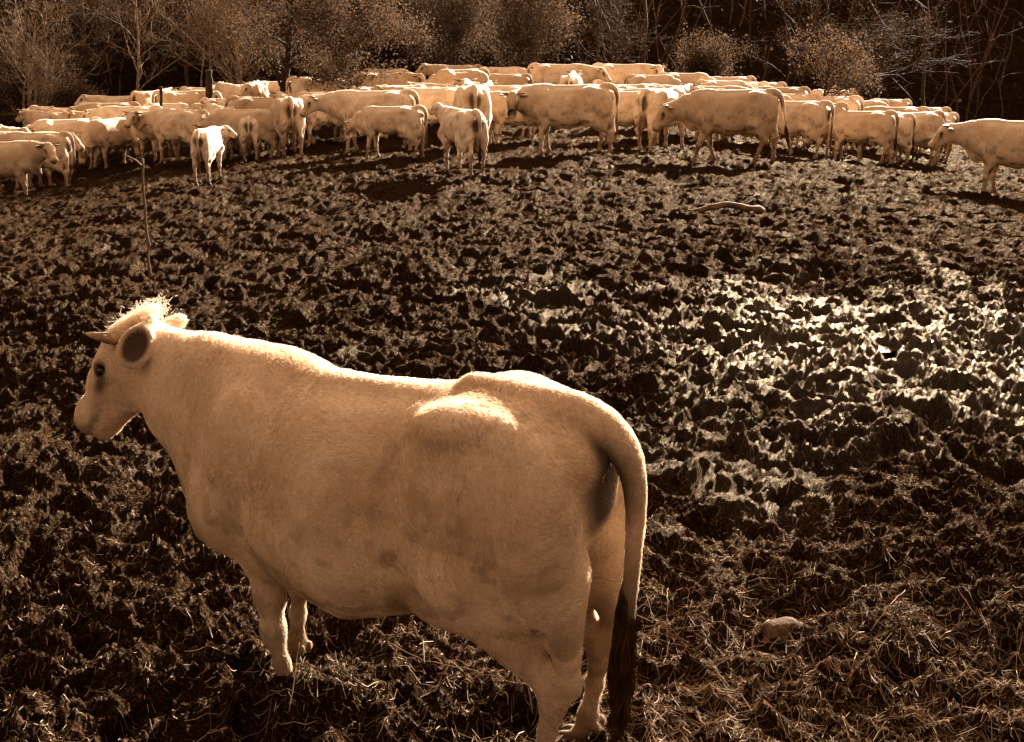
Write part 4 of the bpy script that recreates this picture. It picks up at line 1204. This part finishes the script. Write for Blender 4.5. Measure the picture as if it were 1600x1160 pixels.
def strands(name, X, Y, L, rad, seed, mat, label, lift=.010):
    rg = np.random.default_rng(seed); n = len(X)
    an = rg.random(n) * math.pi * 2
    t = np.linspace(-.5, .5, 4)
    bend = rg.normal(0, .10, n)
    px = X[:, None] + L[:, None] * (np.cos(an)[:, None] * t - np.sin(an)[:, None] * bend[:, None] * (t * t - .08))
    py = Y[:, None] + L[:, None] * (np.sin(an)[:, None] * t + np.cos(an)[:, None] * bend[:, None] * (t * t - .08))
    gz = ground_z(px, py)
    # stiff stalks bridge the hollows: a straight line over the highest points, a little tilted
    tilt = rg.normal(0, .22, n)[:, None] * L[:, None] * t
    line = np.maximum(gz.mean(1), gz.max(1) - .02)[:, None] + tilt
    pz = np.maximum(line, gz + .001) * .6 + (gz + .003) * .4 + lift * rg.random(n)[:, None]
    P = np.stack([px, py, pz], -1)
    tg = np.gradient(P, axis=1); tg /= np.linalg.norm(tg, axis=2)[:, :, None] + 1e-9
    U = np.cross(tg, np.array((0, 0, 1.0))); U /= np.linalg.norm(U, axis=2)[:, :, None] + 1e-9
    W = np.cross(tg, U)
    r = (rad * np.array((.9, 1.0, 1.0, .6)))[None, :, None, None] * (.6 + .8 * rg.random(n))[:, None, None, None]
    a3 = np.arange(3) * 2 * math.pi / 3
    R = P[:, :, None, :] + r * (np.cos(a3)[None, None, :, None] * U[:, :, None, :] + np.sin(a3)[None, None, :, None] * W[:, :, None, :])
    V = R.reshape(-1, 3)
    k = np.arange(n)[:, None, None] * 12 + np.arange(3)[None, :, None] * 3
    j = np.arange(3)[None, None, :]; j2 = (j + 1) % 3
    F = np.stack([k + j, k + j2, k + 3 + j2, k + 3 + j], -1).reshape(-1, 4)
    o = add(name, leaf_mesh(name, (V, F, np.repeat(rg.random(n) ** 2.6, 12)), mat))
    prop(o, label, None, None, 'stuff')

def make_straw():
    rg = np.random.default_rng(9)
    n = 90000
    y = 3.3 + 3.6 * rg.random(n); x = (rg.random(n) * 2 - 1) * .55 * y
    right = sstep(-1.4, 1.2, x)
    d = sstep(5.6, 4.1, y - .45 * right + .9 * (vnoise(x * 1.3, y * 1.3, 401) - .5)) * (.03 + .97 * right) * (.3 + .9 * vnoise(x * 2.7, y * 2.7, 402))
    k = rg.random(n) < d * .46
    x, y = x[k], y[k]; n = len(x)
    L = .035 + .15 * rg.random(n) ** 2.2
    strands('straw', x, y, L, .0011, 10, M['straw'], 'pale straw strewn over the mud at the bottom')
    n = 70000
    y = 3.3 + 6.5 * rg.random(n) ** 1.5; x = (rg.random(n) * 2 - 1) * .52 * y
    k = rg.random(n) < (.12 + .35 * sstep(-1.0, 1.5, x) + .7 * vnoise(x * 1.7, y * 1.7, 403)) * sstep(9.0, 6.0, y)
    x, y = x[k], y[k]; n = len(x)
    strands('chaff', x, y, .012 + .035 * rg.random(n), .0011, 11, M['straw'], 'short chaff trodden into the mud', .004)
make_straw()

def stick_thing(name, label, cat, pts, r0, r1, mat, forks=(), seed=0, sides=7, loc=None):
    rg = np.random.default_rng(seed)
    base = np.array(pts[0], float)
    def fine(ps, n=14):
        ps = np.array(ps, float) - base
        d = np.concatenate([[0], np.cumsum(np.linalg.norm(np.diff(ps, axis=0), axis=1))]); s = np.linspace(0, d[-1], n)
        return np.stack([np.interp(s, d, ps[:, i]) for i in range(3)], 1)
    q = fine(pts); L = np.linalg.norm(q[-1] - q[0])
    q[1:-1] += rg.normal(0, .004 * min(1, L), (len(q) - 2, 3))
    rad = np.linspace(r0, r1, len(q)) * (1 + .12 * rg.normal(0, 1, len(q)))
    t = empty(name, tuple(base)); prop(t, label, cat)
    add('stem', tri_clean('stem', [tube(q, rad, sides)]), M[mat], t)
    for f in forks:
        g = fine(f, 7)
        add('branch', tri_clean('branch', [tube(g, np.linspace(r1 * 1.1, r1 * .5, 7), 5)]), M[mat], t)
    return t

def gz(x, y, dz=0.0): return (x, y, float(ground_z(np.array([x]), np.array([y]))[0]) + dz)
sx, sy = -4.20, 14.62
s0 = gz(sx, sy, -.08)
stick_thing('dead_sapling', 'thin dead stick standing upright in the mud with a snapped top', 'stick',
            [s0, (sx + .006, sy, s0[2] + .42), (sx - .004, sy + .01, s0[2] + .80), (sx + .0, sy, s0[2] + 1.12), (sx + .02, sy, s0[2] + 1.43)], .019, .012, 'twig',
            forks=[[(sx + .015, sy, s0[2] + 1.33), (sx - .06, sy + .01, s0[2] + 1.41), (sx - .20, sy + .02, s0[2] + 1.475)]], seed=3)
l0, l1 = gz(2.42, 17.95, .07), gz(3.62, 18.45, .06)
stick_thing('fallen_log', 'bent weathered branch lying on the mud below the striding cow', 'log',
            [l0, (2.75, 18.1, l0[2] + .05), (3.05, 18.2, l0[2] + .10), (3.35, 18.3, l1[2] + .07), l1], .035, .060, 'log', seed=4, sides=8)
def stone(name, label, cat, x, y, r, seed):
    rg = np.random.default_rng(seed)
    V = Vol((-.3, -.3, -.3), (.3, .3, .3), .012)
    V.ell((0, 0, 0), r, .02)
    for i in range(7):
        V.ell(rg.normal(0, .5, 3) * np.array(r), np.array(r) * .6, .015)
    P, F = V.mesh(2)
    z = gz(x, y)[2]
    o = add(name, mesh_np(name, P, F), M['stone']); o.location = (x, y, z + r[2] * .12); o.rotation_euler = (.1, -.25, .3)
    prop(o, label, cat)
stone('stone', 'pale rounded stone lying in the mud right of the cow\'s tail', 'stone', 1.19, 5.12, (.080, .055, .048), 5)
TW = [
    ('forked twig standing out of the straw nearest to the tail of the big cow', [(.62, 4.80), (.66, 4.93, .05), (.67, 5.10, .12), (.70, 5.28, .10)], [[(.66, 4.93, .05), (.74, 4.99, .10), (.78, 5.10, .12)]]),
    ('straight pale twig lying crosswise through the forked twig', [(.58, 5.0), (.70, 5.02, .06), (.86, 5.07, .05)], []),
    ('short pale stalk leaning beside the stone', [(1.02, 4.98), (1.05, 5.06, .06), (1.075, 5.14, .10)], []),
    ('long thin twig lying on the mud right of the stone', [(1.55, 5.05), (1.66, 5.16, .04), (1.78, 5.34, .03)], []),
    ('thin crooked twig lying under the belly of the big cow', [(-.52, 4.88), (-.36, 4.75, .02), (-.18, 4.58, .03), (.02, 4.40, .02)], []),
    ('pale bent twig between the cow\'s forefeet', [(-.80, 4.12), (-.785, 4.20, .10), (-.77, 4.22, .17)], []),
]
for i, (lb, ps, fk) in enumerate(TW):
    def g3(p): return gz(p[0], p[1], (p[2] if len(p) > 2 else 0) + .012)
    stick_thing('twig', lb, 'twig', [g3(p) for p in ps], .0030, .0018, 'twig', forks=[[g3(p) for p in f] for f in fk], seed=20 + i, sides=5)

def post(x, y, h, r, lean, label, seed):
    z = float(base_z(x, y)) - .2
    rg = np.random.default_rng(seed)
    n = 7
    pts = [(x + lean * h * i / (n - 1) + rg.normal(0, .01), y, z + (h + .2) * i / (n - 1)) for i in range(n)]
    o = stick_thing('fence_post', label, 'post', pts, r, r * .85, 'dark_bark', seed=seed, sides=9)
    return o
post(-10.9, 40.2, 1.75, .055, .07, 'thin dark fence post leaning among the cows on the left', 1)
post(-9.75, 41.8, 1.95, .13, .05, 'thick dark stump post among the cows on the left', 2)
